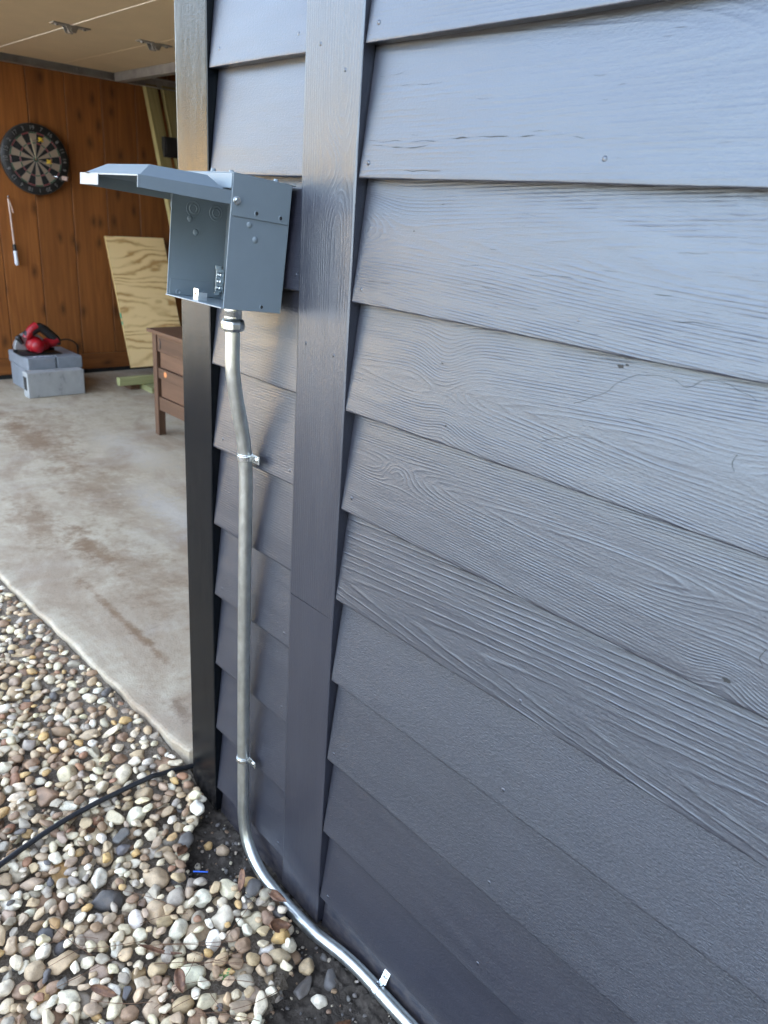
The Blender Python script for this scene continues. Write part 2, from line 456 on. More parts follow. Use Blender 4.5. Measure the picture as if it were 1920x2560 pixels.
BOARD = {  # right panel, keyed by edge number: grain of each board
    9: dict(v0=.30, dep=.03, slope=.01, amp=.45, stip=.10, freq=190),
    8: dict(v0=.135, dep=.02, slope=-.03, amp=.50, stip=.10, freq=150, knots=[(.72, .15, .09, .03, .02)]),
    7: dict(v0=.100, dep=.035, slope=.040, amp=.85, stip=.06, freq=290, knots=[(.12, .12, .06, .045, -.022)]),
    6: dict(v0=.075, dep=.015, slope=.05, amp=.75, stip=.06, freq=275, knots=[(.322, .110, .040, .045, .018), (.343, .028, .035, .028, .011), (.735, .085, .06, .03, .008)]),
    5: dict(v0=.10, dep=.01, slope=.030, amp=.8, stip=.05, freq=270, knots=[(.245, .095, .028, .012, .014), (.27, .095, .06, .02, .012), (.80, .09, .09, .035, .016), (.783, .022, .030, .022, .014)]),
    4: dict(v0=.045, dep=.022, slope=.070, amp=1.75, stip=.06, freq=105, w1=.016),
    3: dict(v0=.30, dep=.02, slope=.01, amp=.10, stip=1.0, freq=200),
    2: dict(v0=-.2, dep=.02, slope=.01, amp=.08, stip=.9, freq=200),
    1: dict(v0=.3, dep=.02, slope=.01, amp=.06, stip=.6, freq=200),
    0: dict(v0=.3, dep=.02, slope=.01, amp=.05, stip=.4, freq=200),
}
LBOARD = {8: dict(v0=.3, dep=.02, slope=.01, amp=.10, stip=.22, freq=200), 9: dict(v0=.3, dep=.02, slope=.01, amp=.10, stip=.2, freq=200),
          7: dict(v0=.4, dep=.02, slope=.01, amp=.6, stip=.1, freq=300), 6: dict(v0=.4, dep=.01, slope=.02, amp=.55, stip=.25, freq=210),
          5: dict(v0=-.3, dep=.02, slope=.02, amp=.6, stip=.18, freq=210), 4: dict(v0=-.3, dep=.02, slope=.02, amp=.5, stip=.15, freq=210)}

class Grid:
    def __init__(s): s.v = []; s.f = []; s.a = {k: [] for k in ('ring', 'amp', 'stip', 'gu', 'gv', 'dirt', 'lap_band')}; s.n = 0
    def add(s, X, Y, Z, at):
        """structured grid of rows x cols"""
        r, c = X.shape
        s.v.append(np.stack([X, Y, Z], -1).reshape(-1, 3))
        i = np.arange(r*c).reshape(r, c) + s.n
        q = np.stack([i[:-1, :-1], i[:-1, 1:], i[1:, 1:], i[1:, :-1]], -1).reshape(-1, 4)
        s.f.append(q); s.n += r*c
        for k in s.a:
            s.a[k].append(np.broadcast_to(np.asarray(at.get(k, 0.0), float), (r, c)).reshape(-1))
    def build(s, name, mats, parent, smooth=True):
        v = np.concatenate(s.v); f = np.concatenate(s.f)
        me = bpy.data.meshes.new(name); me.from_pydata(v.tolist(), [], f.tolist())
        for k in s.a: fattr(me, k, np.concatenate(s.a[k]))
        return link(name, me, mats, parent, smooth)

def add_board(G, n, x0, x1, prm, seed):
    z0, z1 = edge_z(n), edge_z(n + 1)
    top = z1 + .012
    us = np.arange(x0, x1 + 1e-6, .006); us[-1] = x1
    # profile rows: back of underside, underside front, face rows
    vs = np.concatenate([[0, .0009, .0022], np.linspace(.006, z1 - z0 - .014, 20), np.linspace(z1 - z0 - .0125, top - z0, 18)])
    U, V = np.meshgrid(us, vs)
    wob = fbm(us * 5, us * 0 + n * 3.1, seed) * .0011 + fbm(us * 45, us * 0, seed + 3) * .00035
    bow = fbm(us * 1.1, us * 0 + n * 7.7, seed + 9) * .0018
    Y = REC * V / (z1 - z0) + bow[None, :]
    Y = Y + np.where(V < .0005, .0011, 0) + np.where((V > .0005) & (V < .0015), .0002, 0)
    Z = z0 + V + (wob[None, :] * np.clip(1 - V / .03, 0, 1))
    ring = ring_field(U, V, prm, prm['freq'], seed)
    dirt = np.clip((.05 - (Z + .03)) / .12, 0, 1) * .55
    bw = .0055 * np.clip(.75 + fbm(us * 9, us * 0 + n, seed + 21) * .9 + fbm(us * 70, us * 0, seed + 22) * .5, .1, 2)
    lap_band = np.clip((bw[None, :] - (z1 - Z)) / .0012 + .5, 0, 1)
    at = dict(lap_band=lap_band, ring=ring, amp=prm['amp'], stip=prm['stip'], gu=U, gv=V + n * .37 + seed * .013, dirt=dirt)
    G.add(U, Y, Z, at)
    # underside
    Xu = np.stack([us, us]); Yu = np.stack([np.full_like(us, REC + .006), .0011 + bow]); Zu = np.stack([z0 + .0015 + 0*us, z0 + wob])
    G.add(Xu, Yu, Zu, dict(ring=0, amp=0, stip=.6, gu=Xu, gv=Yu + n, dirt=0))

wall = empty('siding_wall', (0.4, 0.05, -0.1), label='dark grey painted wall of overlapping horizontal boards with a vertical batten', cat='wall')
def wadd(o):
    o.parent = wall; o.matrix_parent_inverse = Matrix.Translation(-Vector(wall.location)); return o

G = Grid()
for n in range(-1, 13):
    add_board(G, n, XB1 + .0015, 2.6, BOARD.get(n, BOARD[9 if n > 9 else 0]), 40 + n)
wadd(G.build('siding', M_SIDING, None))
G = Grid()
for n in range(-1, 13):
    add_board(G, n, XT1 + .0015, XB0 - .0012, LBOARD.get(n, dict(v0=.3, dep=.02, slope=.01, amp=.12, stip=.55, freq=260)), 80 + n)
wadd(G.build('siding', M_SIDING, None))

def post(G, x0, x1, y0, y1, zb, zt, prm, seed, zb1=None):
    """vertical board; zb / zb1 = bottom height at x0 / x1"""
    zb1 = zb if zb1 is None else zb1
    zs = np.linspace(0, 1, max(3, int((zt - zb) / .008)))
    e = .0012
    xs = np.concatenate([[x0, x0 + e], np.linspace(x0 + .004, x1 - .004, 14), [x1 - e, x1]])
    Xg, Tg = np.meshgrid(xs, zs)
    base = zb + (zb1 - zb) * (Xg - x0) / (x1 - x0)
    Zg = base + (zt - base) * Tg
    warp = fbm(Zg * 2.2, Xg * 0, seed) * .0012
    wedge = fbm(Zg * 30, Xg * 0 + 3, seed) * .0004
    Yg = np.where((Xg <= x0 + 1e-9) | (Xg >= x1 - 1e-9), y0 + e, y0) + 0 * Xg
    Xo = Xg + np.where(Xg > (x0 + x1)/2, warp + wedge, warp - wedge)
    ring = ring_field(Zg, Xg - x0, prm, prm['freq'], seed)
    dirt = np.clip((.02 - Zg) / .12, 0, 1) * .5
    G.add(Xo, Yg, Zg, dict(ring=ring, amp=prm['amp'], stip=prm['stip'], gu=Zg, gv=Xg + seed, dirt=dirt))
    for side in (0, -1):
        ys = np.array([y0 + e, y1]);
        Xs = np.stack([Xo[:, side]] * 2, 1); Ys = np.tile(ys, (len(zs), 1)); Zs = np.stack([Zg[:, side]] * 2, 1)
        if side == 0: Xs, Ys, Zs = Xs[:, ::-1], Ys[:, ::-1], Zs[:, ::-1]
        G.add(Xs, Ys, Zs, dict(ring=0, amp=0, stip=.4, gu=Zs, gv=Ys + 5, dirt=0))
    # bottom and top ends
    for row, sgn in ((0, 1), (-1, -1)):
        Xs = np.stack([Xo[row]] * 2); Ys = np.stack([Yg[row], np.full(len(xs), y1)]); Zs = np.stack([Zg[row]] * 2)
        if sgn > 0: Xs, Ys, Zs = Xs[::-1], Ys[::-1], Zs[::-1]
        G.add(Xs, Ys, Zs, dict(gu=Xs, gv=Ys, stip=.8))

BPRM = dict(v0=.09, dep=.01, slope=.012, amp=1.0, stip=.10, freq=190, knots=[(1.375, .082, .05, .03, .03)])
G = Grid(); post(G, XB0, XB1, -.003, .0185, .6450, 2.6, BPRM, 5, .6435); wadd(G.build('batten', M_SIDING, None))
G = Grid(); post(G, XB0 + .0012, XB1 - .0008, -.0022, .0185, -.083, .6424, dict(v0=.3, dep=.02, slope=.01, amp=.3, stip=.16, freq=200), 6, None)
# close the small slope of the joint
wadd(G.build('batten', M_SIDING, None))
G = Grid(); post(G, XT0, XT1, -.003, .0185, -.059, 2.6, dict(v0=-.1, dep=.02, slope=.006, amp=.55, stip=.10, freq=230), 9, -.081)
t = wadd(G.build('door_trim', M_BLACK, None)); t['label'] = 'glossy black board framing the garage opening'
mb = MB()
mb.box(XT0 - .012, XT0 + .006, .0192, .14, -.03, 2.45); mb.box(XT0 - .012, XT1, .1205, .14, -.03, 2.45)
wadd(mb.build('door_jamb', M_BLACK, None))
mb = MB()      # dark sheathing behind the boards, header over the opening, and the wall's rear
mb.box(XT1 - .02, 2.6, .026, .115, -.30, 2.6)
mb.box(-5.0, XT1 - .02, .026, .115, 2.28, 2.6)
wadd(mb.build('sheathing', M_DARKHOLE, None))
mb = MB()
mb.box(XB1 + .004, 2.6, .0195, .0255, -.25, -.0); mb.box(XT1, XB0 - .002, .0195, .0255, -.25, -.05)
wadd(mb.build('sill_board', M_SIDING, None))
# painted-over nail heads
mb = MB()
def y_face(x, z):
    for n in range(-1, 13):
        if edge_z(n) <= z < edge_z(n+1): return REC * (z - edge_z(n)) / (edge_z(n+1) - edge_z(n))
    return 0
for n in range(0, 11):
    for x in (XB1 + .022, XT1 + .03, XB0 - .02, .53, .93):
        if rnd.random() < .25: continue
        z = edge_z(n) + .022 + rnd.uniform(-.004, .008); xx = x + rnd.uniform(-.006, .006)
        mb.lathe((xx, y_face(xx, z) + .0009, z), (0, -1, 0), [(0, .0036), (.0008, .0034), (.0014, .002), (.0015, 0)], 10)
for z in (1.15, 1.52):
    for x in (XB0 + .03, XB1 - .03):
        mb.lathe((x + rnd.uniform(-.008, .008), -.0022, z + rnd.uniform(-.05, .05)), (0, -1, 0), [(0, .0034), (.0008, .003), (.0013, 0)], 10)
nails = wadd(mb.build('nail_heads', M_SIDING, None))
# splits and cracks in the upper boards: thin dark slivers let into the face
def crack(mb, x0, x1, z, w, seed, drift=0.0):
    n = max(6, int((x1 - x0) / .004)); xs = np.linspace(x0, x1, n); t = np.linspace(0, 1, n)
    zc = z + drift * t + fbm(xs * 22, xs * 0, seed, 3) * .0045
    ww = w * np.sin(np.pi * np.clip(t * 1.0, 0, 1)) ** .5 * np.clip(.35 + vnoise(xs * 60, xs * 0, seed + 2) * 1.1, 0.02, 1.2)
    vs = []
    for i in range(n):
        for s_ in (-1, 1):
            zz = zc[i] + s_ * ww[i] * .5; vs.append((xs[i], y_face(xs[i], zz) - .00035 + BOW(xs[i], zz), zz))
    mb.add(vs, [(2*i, 2*i + 2, 2*i + 3, 2*i + 1) for i in range(n - 1)])
def BOW(x, z):
    for n in range(-1, 13):
        if edge_z(n) <= z < edge_z(n+1): return float(fbm(np.array([x * 1.1]), np.array([n * 7.7]), 40 + n + 9)[0]) * .0018
    return 0
mb = MB()
crack(mb, .138, .47, 1.405, .0016, 1, .004); crack(mb, .15, .26, 1.3985, .0011, 2); crack(mb, .145, .20, 1.487, .0008, 3, .004)
crack(mb, .19, .27, 1.472, .0008, 4); crack(mb, .22, .30, 1.369, .0010, 5); crack(mb, .16, .22, 1.224, .0008, 6)
crack(mb, .33, .41, 1.235, .0010, 7); crack(mb, .40, .47, 1.219, .0009, 8); crack(mb, .50, .56, 1.206, .0009, 9, -.002)
crack(mb, .44, .52, 1.26, .0006, 10); crack(mb, .58, .70, 1.232, .0007, 11); crack(mb, .70, .80, .945, .0009, 12)
crack(mb, .30, .36, .985, .0006, 13); crack(mb, .60, .64, 1.12, .0006, 14)
rc = random.Random(3)
for q in range(75):                                            # short checks along the grain
    n_ = rc.choice([6, 7, 7, 7, 8, 8, 5]); x_ = rc.uniform(.15, 1.0); L_ = rc.uniform(.008, .035)
    crack(mb, x_, x_ + L_, edge_z(n_) + rc.uniform(.012, .15), rc.uniform(.0003, .0008), 200 + q, rc.uniform(-.001, .001))
def ribbon(mb, pts, w):
    P_ = [Vector((x, 0, z)) for x, z in pts]; P_ = spline(P_, .004); vs = []
    for i, p in enumerate(P_):
        t = (P_[min(i+1, len(P_)-1)] - P_[max(i-1, 0)]).normalized(); nn = Vector((-t.z, 0, t.x))
        j = vnoise(np.array([i * .37]), np.array([0.]), 5)[0] * .0016; ww = w * (.6 + .5 * abs(vnoise(np.array([i * .5]), np.array([3.]), 6)[0]))
        for s_ in (-1, 1):
            q = p + nn * (j + s_ * ww * .5); vs.append((q.x, y_face(q.x, q.z) - .00035 + BOW(q.x, q.z), q.z))
    mb.add(vs, [(2*i, 2*i + 2, 2*i + 3, 2*i + 1) for i in range(len(P_) - 1)])
ribbon(mb, [(.534, 1.121), (.569, 1.140), (.582, 1.154), (.600, 1.165), (.613, 1.1695), (.641, 1.173), (.663, 1.167), (.678, 1.1775), (.697, 1.178), (.718, 1.175), (.736, 1.168)], .0006)
ribbon(mb, [(.501, 1.066), (.514, 1.074), (.526, 1.075), (.542, 1.084), (.569, 1.087)], .0006)
ribbon(mb, [(.733, 1.113), (.731, 1.104), (.735, 1.096)], .0008); ribbon(mb, [(.810, .925), (.807, .914), (.812, .906)], .001)
for (x_, z_, r_) in ((.5825, 1.1735, .0042), (.590, 1.1765, .0022), (.783, .8745, .0042), (.317, 1.129, .002), (.343, 1.048, .0022), (.349, 1.043, .0015), (.24, 1.295, .0014)):
    vs = []
    for k_ in range(12):
        a_ = k_ * math.pi / 6; rr_ = r_ * rc.uniform(.55, 1.1); xx = x_ + rr_ * 1.3 * math.cos(a_); zz = z_ + rr_ * .7 * math.sin(a_); vs.append((xx, y_face(xx, zz) - .0003 + BOW(xx, zz), zz))
    mb.add(vs, [tuple(range(12))])
wadd(mb.build('split', M_DARKHOLE, None, fix=False))
# ------------------------------------------------------------------ garage shell, seen only through the opening, roof added out of view
def struct(name, mb, mat, label=None, cat=None):
    o = mb.build(name, mat); o['kind'] = 'structure'
    return o
WX = -4.88
mb = MB(); mb.box(-5.1, 2.6, 6.2, 6.4, -.2, 2.6); struct('back_wall', mb, plain('garage_back_wall', (.20, .12, .07), .8))
mb = MB(); mb.box(-.10, .02, .125, 6.2, -.2, 2.6); struct('partition_wall', mb, plain('garage_partition', (.24, .15, .09), .8))
mb = MB(); mb.box(-5.1, -.1, .12, 6.2, 2.42, 2.46); struct('ceiling', mb, plain('garage_ceiling', (.22, .17, .13), .9))
mb = MB()
mb.prism([(-.35, 2.52), (3.4, 4.75), (7.0, 2.52), (7.0, 2.64), (3.4, 4.9), (-.35, 2.64)], 0, -5.3, 7.0)
mb.prism([(.02, 2.605), (6.4, 2.605), (3.4, 4.70)], 0, -5.05, -5.0); mb.prism([(.02, 2.605), (6.4, 2.605), (3.4, 4.70)], 0, 6.6, 6.65)
struct('shading_roof', mb, plain('dark_roof_shingle', (.06, .055, .05), .9))  # out of view, added and pitched to keep the front in shade
mb = MB(); mb.box(2.6, 6.6, .02, .12, -.3, 2.6); struct('wall_beyond', mb, plain('plain_grey_wall', GREY, .5))

pw = empty('panelled_wall', (WX, 1.5, 0), label='orange brown knotty wood plank wall at the end of the garage', cat='wall')
def planks():
    vs = []; fs = []; gu = []; gv = []; tn = []
    ys = [-.02]
    y = .015
    while y < 6.2: ys.append(y); y += .257 if True else 0
    ys = [1.293 - .257 * 5 + .257 * i for i in range(-1, 21)]
    for i in range(len(ys) - 1):
        a, b = ys[i] + .002, ys[i+1] - .002
        if b < .12: continue
        a = max(a, .12)
        tone = rnd.random()
        prof = [(a, -.012), (a, -.004), (a + .003, 0), (b - .003, 0), (b, -.004), (b, -.012)]
        base = len(vs)
        zz = np.linspace(.155, 2.42, 6)
        for z in zz:
            for (yy, dx) in prof:
                vs.append((dx, yy - 1.5, z)); gu.append(z + i * 3.7); gv.append(yy); tn.append(tone)
        n = len(prof)
        for r in range(len(zz) - 1):
            for c in range(n - 1):
                fs.append((base + r*n + c, base + r*n + c + 1, base + (r+1)*n + c + 1, base + (r+1)*n + c))
    me = bpy.data.meshes.new('panelling'); me.from_pydata(vs, [], fs)
    fattr(me, 'gu', gu); fattr(me, 'gv', gv); fattr(me, 'tone', tn)
    link('panelling', me, M_PANEL, pw)
planks()
def wood_box(name, x0, x1, y0, y1, z0, z1, mat, parent, along=2, bevel=.002, tone=.5, M=None, extra=None):
    """box with grain coordinates; along = axis of the grain"""
    mb = MB(); boxes = [(x0, x1, y0, y1, z0, z1)] + (extra or [])
    for b in boxes: mb.box(*b)
    me_o = mb.build(name, mat, parent, bevel)
    me = me_o.data
    co = np.empty(len(me.vertices) * 3); me.vertices.foreach_get('co', co); co = co.reshape(-1, 3)
    ax = [a for a in range(3) if a != along]
    fattr(me, 'gu', co[:, along] + tone * 7); fattr(me, 'gv', co[:, ax[0]] + co[:, ax[1]]); fattr(me, 'tone', np.full(len(co), tone))
    if M is not None: me_o.matrix_local = M
    return me_o
wood_box('baseboard', -.006, .014, -1.38, 4.6, .036, .153, M_PANEL, pw, 1, .003, .35)
mb = MB(); mb.box(-.02, -.0125, -1.5, 4.7, -.1, 2.42); mb.build('backing', M_DARKHOLE, pw)

# slab
mb = MB()
edge = [(-5.4, -.275), (-3.2, -.145), (-1.683, -.0607), (-1.3, -.042), (-.918, -.0229), (-.6, -.010), (-.45, -.001), (-.428, .006), (-.418, .028)]
poly = edge + [(-.39, .13), (-.11, .13), (-.11, 6.2), (-5.4, 6.2)]
bm = bmesh.new()
def slab():
    pts = []
    for (ax_, ay_), (bx_, by_) in zip(edge[:-1], edge[1:]):
        L = math.hypot(bx_ - ax_, by_ - ay_); k = max(1, int(L / .015))
        for i in range(k):
            f = i / k; x = ax_ + (bx_ - ax_) * f; y = ay_ + (by_ - ay_) * f
            pts.append((x, y + float(fbm(np.array([x * 14]), np.array([0.]), 3)[0]) * .006))
    pts.append(edge[-1]); return pts
sp = slab()
vs = []; fs = []
prof = [(0.020, 0.0), (.010, -.0008), (.004, -.003), (.0008, -.007), (.0, -.10)]
for x, y in sp:
    j = float(fbm(np.array([x * 40]), np.array([1.]), 8)[0])
    for (dy, dz) in prof: vs.append((x, y + dy * (1 + .4 * j), dz * (1 + .5 * j if dz > -.05 else 1)))
n = len(prof)
for i in range(len(sp) - 1):
    for c in range(n - 1): fs.append((i*n + c, i*n + c + 1, (i+1)*n + c + 1, (i+1)*n + c))
m0 = len(vs); back = [(-.36, .13, 0), (-.11, .13, 0), (-.11, 6.2, 0), (-5.4, 6.2, 0)]
vs += back
fs.append(tuple([i*n for i in range(len(sp))]) + tuple(m0 + i for i in range(4)))
me = bpy.data.meshes.new('concrete_floor'); me.from_pydata(vs, [], fs)
bm = bmesh.new(); bm.from_mesh(me); bmesh.ops.recalc_face_normals(bm, faces=bm.faces)
bm.faces.ensure_lookup_table(); bmesh.ops.triangulate(bm, faces=[f for f in bm.faces if len(f.verts) > 4]); bm.to_mesh(me); bm.free()
o = link('concrete_floor', me, M_CONC); o['kind'] = 'structure'

# ------------------------------------------------------------------ overhead door, raised under the ceiling
gd = empty('garage_door', (-2.6, .9, 2.1), label='cream sectional garage door raised flat under the ceiling', cat='garage door')
ysec = [-.02, .135, .585, 1.035, 1.485, 1.84]
for i in range(1, len(ysec) - 1):
    mb = MB(); mb.box(-2.12, 2.14, ysec[i] - .9 + .002, ysec[i+1] - .9 - .002, 0, .045)
    mb.build('door_section', M_DOOR, gd, .003)
mb = MB(); mb.box(-2.12, 2.14, 1.842 - .9, 1.862 - .9, -.052, .045); mb.box(-2.12, 2.14, 1.862 - .9, 1.90 - .9, -.052, -.048)
mb.build('end_rail', M_DULLSTEEL, gd, .002)
mb = MB(); mb.box(-2.10, 2.12, 1.0325 - .9, 1.0375 - .9, -.0015, .03)
mb.build('seam', M_GAP, gd)
def hinge(x, y):
    mb = MB()
    mb.box(x - .028, x + .028, y - .095, y - .012, -.005, 0); mb.box(x - .028, x + .028, y + .012, y + .095, -.005, 0)
    mb.prism([(y - .035, -.003), (y - .018, -.034), (y + .018, -.034), (y + .035, -.003)], 0, x - .024, x - .020)
    mb.prism([(y - .035, -.003), (y - .018, -.034), (y + .018, -.034), (y + .035, -.003)], 0, x + .020, x + .024)
    mb.cyl((x - .034, y, -.024), (x + .034, y, -.024), .010, n=14)
    for yy in (-.07, .07): mb.lathe((x, y + yy, -.005), (0, 0, -1), [(0, .009), (.006, .008), (.007, 0)], 12)
    h = mb.build('hinge', M_DULLSTEEL, gd, .001); h.location = (2.6, -.9, 0) if False else (0, 0, 0)
    return h
for x, y in ((-3.425, 1.035), (-3.41, 1.485), (-3.42, .585), (-2.0, 1.035), (-2.0, 1.485)):
    hinge(x + 2.6, y - .9)

tr = empty('door_track', (-4.79, 0, 2.06), label='dark steel garage door track running along the top of the plank wall', cat='door track')
mb = MB()
prof = [(-.012, 0), (.03, 0), (.03, .006), (-.008, .006), (-.008, .058), (.03, .058), (.03, .064), (-.012, .064)]
mb.prism(prof, 1, .02, 3.6); mb.build('rail', M_DULLSTEEL, tr, .001)
for y in (.45, 1.61, 2.03):
    mb = MB(); mb.box(-.05, -.0125, y - .03, y + .03, .004, .09); mb.box(-.09, .02, y - .03, y + .03, .0905, .095); mb.box(.001, .004, y - .022, y + .022, .012, .054)
    mb.lathe((.004, y, .032), (1, 0, 0), [(0, .011), (.008, .010), (.009, 0)], 8)
    mb.build('bracket', M_DULLSTEEL, tr)

# ------------------------------------------------------------------ dartboard
def dartboard():
    cx, cy, cz = WX + .004, 1.303, 1.502
    root = empty('dartboard', (cx, cy, cz), label='round black dartboard hung on the plank wall', cat='dartboard')
    mb = MB(); mb.lathe((0, 0, 0), (1, 0, 0), [(0, .222), (.028, .2255), (.036, .2215), (.037, .170), (.0372, 0)], 64)
    mb.build('board', M_BLACKP, root)
    cream = plain('sisal_cream', (.30, .23, .17), .9); blk = plain('sisal_black', (.012, .012, .012), .9)
    red = plain('sisal_red', (.22, .02, .03), .9); grn = plain('sisal_green', (.02, .09, .04), .9)
    mb = MB(); off = R(90 + 3)
    def seg(k, r0, r1, mat):
        a0 = off - (k - .5) * R(18); a1 = off - (k + .5) * R(18); vs = []
        for i in range(5):
            a = a0 + (a1 - a0) * i / 4
            # seen from +x: picture right is +y
            vs += [(.0378, r0 * math.cos(a), r0 * math.sin(a)), (.0378, r1 * math.cos(a), r1 * math.sin(a))]
        mb.add(vs, [(2*i, 2*i+1, 2*i+3, 2*i+2) for i in range(4)], mat)
    for k in range(20):
        dark = k % 2 == 1
        seg(k, .016, .099, 1 if dark else 0); seg(k, .0995, .107, 2 if dark else 3); seg(k, .1075, .162, 1 if dark else 0); seg(k, .1625, .170, 2 if dark else 3)
    mb.lathe((.0375, 0, 0), (1, 0, 0), [(0, .0155), (.0005, .0155), (.0006, 0)], 24, 3); mb.lathe((.0381, 0, 0), (1, 0, 0), [(0, .0065), (.0005, .0065), (.0006, 0)], 16, 2)
    mb.build('scoring_face', [cream, blk, red, grn], root, fix=False)
    mb = MB(); W = M_DULLSTEEL
    for r in (.0065, .016, .099, .107, .162, .170):
        mb.tube([(.0388, r * math.cos(t * math.pi / 24), r * math.sin(t * math.pi / 24)) for t in range(49)], .0006, 6)
    for k in range(20):
        a = off - (k - .5) * R(18)
        mb.tube([(.0388, .016 * math.cos(a), .016 * math.sin(a)), (.0388, .172 * math.cos(a), .172 * math.sin(a))], .0006, 6)
    mb.build('wire_spider', W, root)
    # numerals, board hung upside down: 19 at the top
    order = [19, 7, 16, 8, 11, 14, 9, 12, 5, 20, 1, 18, 4, 13, 6, 10, 15, 2, 17, 3]
    dg = bpy.context.evaluated_depsgraph_get(); M_NUM = plain('number_wire', (.25, .25, .25), .5, .3)
    for k, num in enumerate(order):
        a = off - k * R(18)
        cu = bpy.data.curves.new('numeral', 'FONT'); cu.body = str(num); cu.size = .036; cu.align_x = 'CENTER'; cu.align_y = 'CENTER'; cu.extrude = .0008
        to = bpy.data.objects.new('numeral_text', cu); COL.objects.link(to); dg.update()
        me = bpy.data.meshes.new_from_object(to.evaluated_get(dg)); me.name = 'numeral'
        ca, sa = math.cos(a - math.pi/2), math.sin(a - math.pi/2)
        for v in me.vertices:
            y, z, h = v.co; yy = y * ca - z * sa + .196 * math.cos(a); zz = y * sa + z * ca + .196 * math.sin(a)
            v.co = (.0385 + h, yy, zz)
        bpy.data.objects.remove(to); bpy.data.curves.remove(cu); me.materials.clear()
        link('numeral', me, M_NUM, root)
    mb = MB(); mb.tube([(.034, .2225 * math.cos(t * math.pi / 30), .2225 * math.sin(t * math.pi / 30)) for t in range(61)], .0022, 8)
    mb.build('rim_ring', plain('rim_wire', (.10, .10, .10), .35, .6), root)
    return root
dartboard()
def dart(tip, direc, label, flight):
    root = empty('dart', tip, label=label, cat='dart', group='darts stuck in the dartboard')
    d = Vector(direc).normalized()
    mb = MB(); mb.lathe((0, 0, 0), d, [(0, .0005), (.025, .0011), (.027, .0030), (.07, .0034), (.074, .0022)], 12); mb.build('barrel', M_STEEL, root)
    mb = MB(); mb.lathe(d * .074, d, [(0, .0022), (.05, .0018), (.052, 0)], 10); mb.build('shaft', M_BLACKP, root)
    u = d.orthogonal().normalized(); w = d.cross(u); mb = MB()
    for q in (u, w):
        for s_ in (-1, 1):
            a = d * .10; b = d * .142; c = q * (.018 * s_); th = d.cross(q).normalized() * .0004
            P = [a, a + d * .012 + c, b + c, b]
            mb.add([x + th for x in P] + [x - th for x in P], [(0,1,2,3), (7,6,5,4), (0,4,5,1), (1,5,6,2), (2,6,7,3), (3,7,4,0)])
    mb.build('flight', flight, root)
dart((WX + .042, 1.290, 1.615), (1, .10, .06), 'yellow flighted dart stuck near the top rim of the dartboard', M_YELLOW)
dart((WX + .042, 1.330, 1.492), (1, .12, .0), 'yellow flighted dart stuck just right of the bullseye', M_YELLOW)
dart((WX + .042, 1.375, 1.412), (.6, .5, -.1), 'pale flighted dart stuck low in the right part of the dartboard', plain('pale_flight', (.45, .32, .27), .6))
mb = MB(); mb.tube([(WX + .046, 1.302, 1.507), (WX + .056, 1.289, 1.57), (WX + .05, 1.276, 1.632)], [.0022, .0028, .0022], 8)
o = mb.build('dart_shaft', plain('pale_dart_wood', (.55, .46, .27), .6)); tag(o, 'long pale shaft lying against the dartboard above the bullseye', 'dart shaft')

# twine with a plastic handle hanging on the planks
th = empty('hanging_cord', (WX + .03, 1.10, 1.24), label='pinkish twine with a white and black handle hanging below the dartboard', cat='cord')
mb = MB(); mb.lathe((-.028, 0, .012), (1, 0, 0), [(0, .002), (.03, .002), (.031, .006), (.033, 0)], 10); mb.build('nail', M_STEEL, th)
mb = MB(); mb.tube(spline([(0, 0, 0), (.002, .003, -.1), (0, .006, -.2), (.001, .009, -.30)], .02), .006, 8); mb.tube(spline([(0, 0, 0), (.004, .014, -.05), (.004, .022, -.09)], .02), .004, 8)
mb.build('twine', M_ROPE, th)
mb = MB(); mb.lathe((0, .009, -.295), (0, .05, -1), [(0, .011), (.04, .012), (.042, .012)], 12); mb.build('collar', M_BLACKP, th)
mb = MB(); mb.lathe((0, .011, -.337), (0, .05, -1), [(0, .0125), (.09, .014), (.098, .010), (.1, 0)], 12); mb.build('handle', M_WHITE, th)

# ------------------------------------------------------------------ toolbox, block, saw
tb = empty('tool_case', (-4.555, 1.15, 0), label='blue grey plastic case with a two part lid under the red saw', cat='tool case')
mb = MB(); mb.box(-.19, .19, -.18, .18, 0, .158); mb.build('body', M_CASE, tb, .008)
for a, b in ((-.186, .004), (.010, .186)):
    mb = MB(); mb.box(-.197, .197, a, b, .160, .243); mb.build('lid', M_CASE, tb, .008)
mb = MB(); mb.box(.06, .09, -.11, .02, .2436, .2446); mb.build('sticker', M_STICKER, tb)
mb = MB()
for i in range(9):
    y = -.13 + i * .018; mb.box(.125 + rnd.uniform(-.008, .008), .15 + rnd.uniform(-.01, .012), y, y + rnd.uniform(.006, .014), .2436, .2444)
mb.build('scuff_marks', M_WHITE, tb)

cb = empty('concrete_block', (-4.29, 1.105, 0), label='stained grey concrete block standing against the blue grey case', cat='concrete block')
mb = MB(); mb.box(-.045, .05, -.192, .190, 0, .172); mb.build('block', M_BLOCK, cb, .006)
mb = MB(); mb.box(-.03, .03, -.1923, -.1915, .05, .14); mb.build('end_recess', M_DARKHOLE, cb)

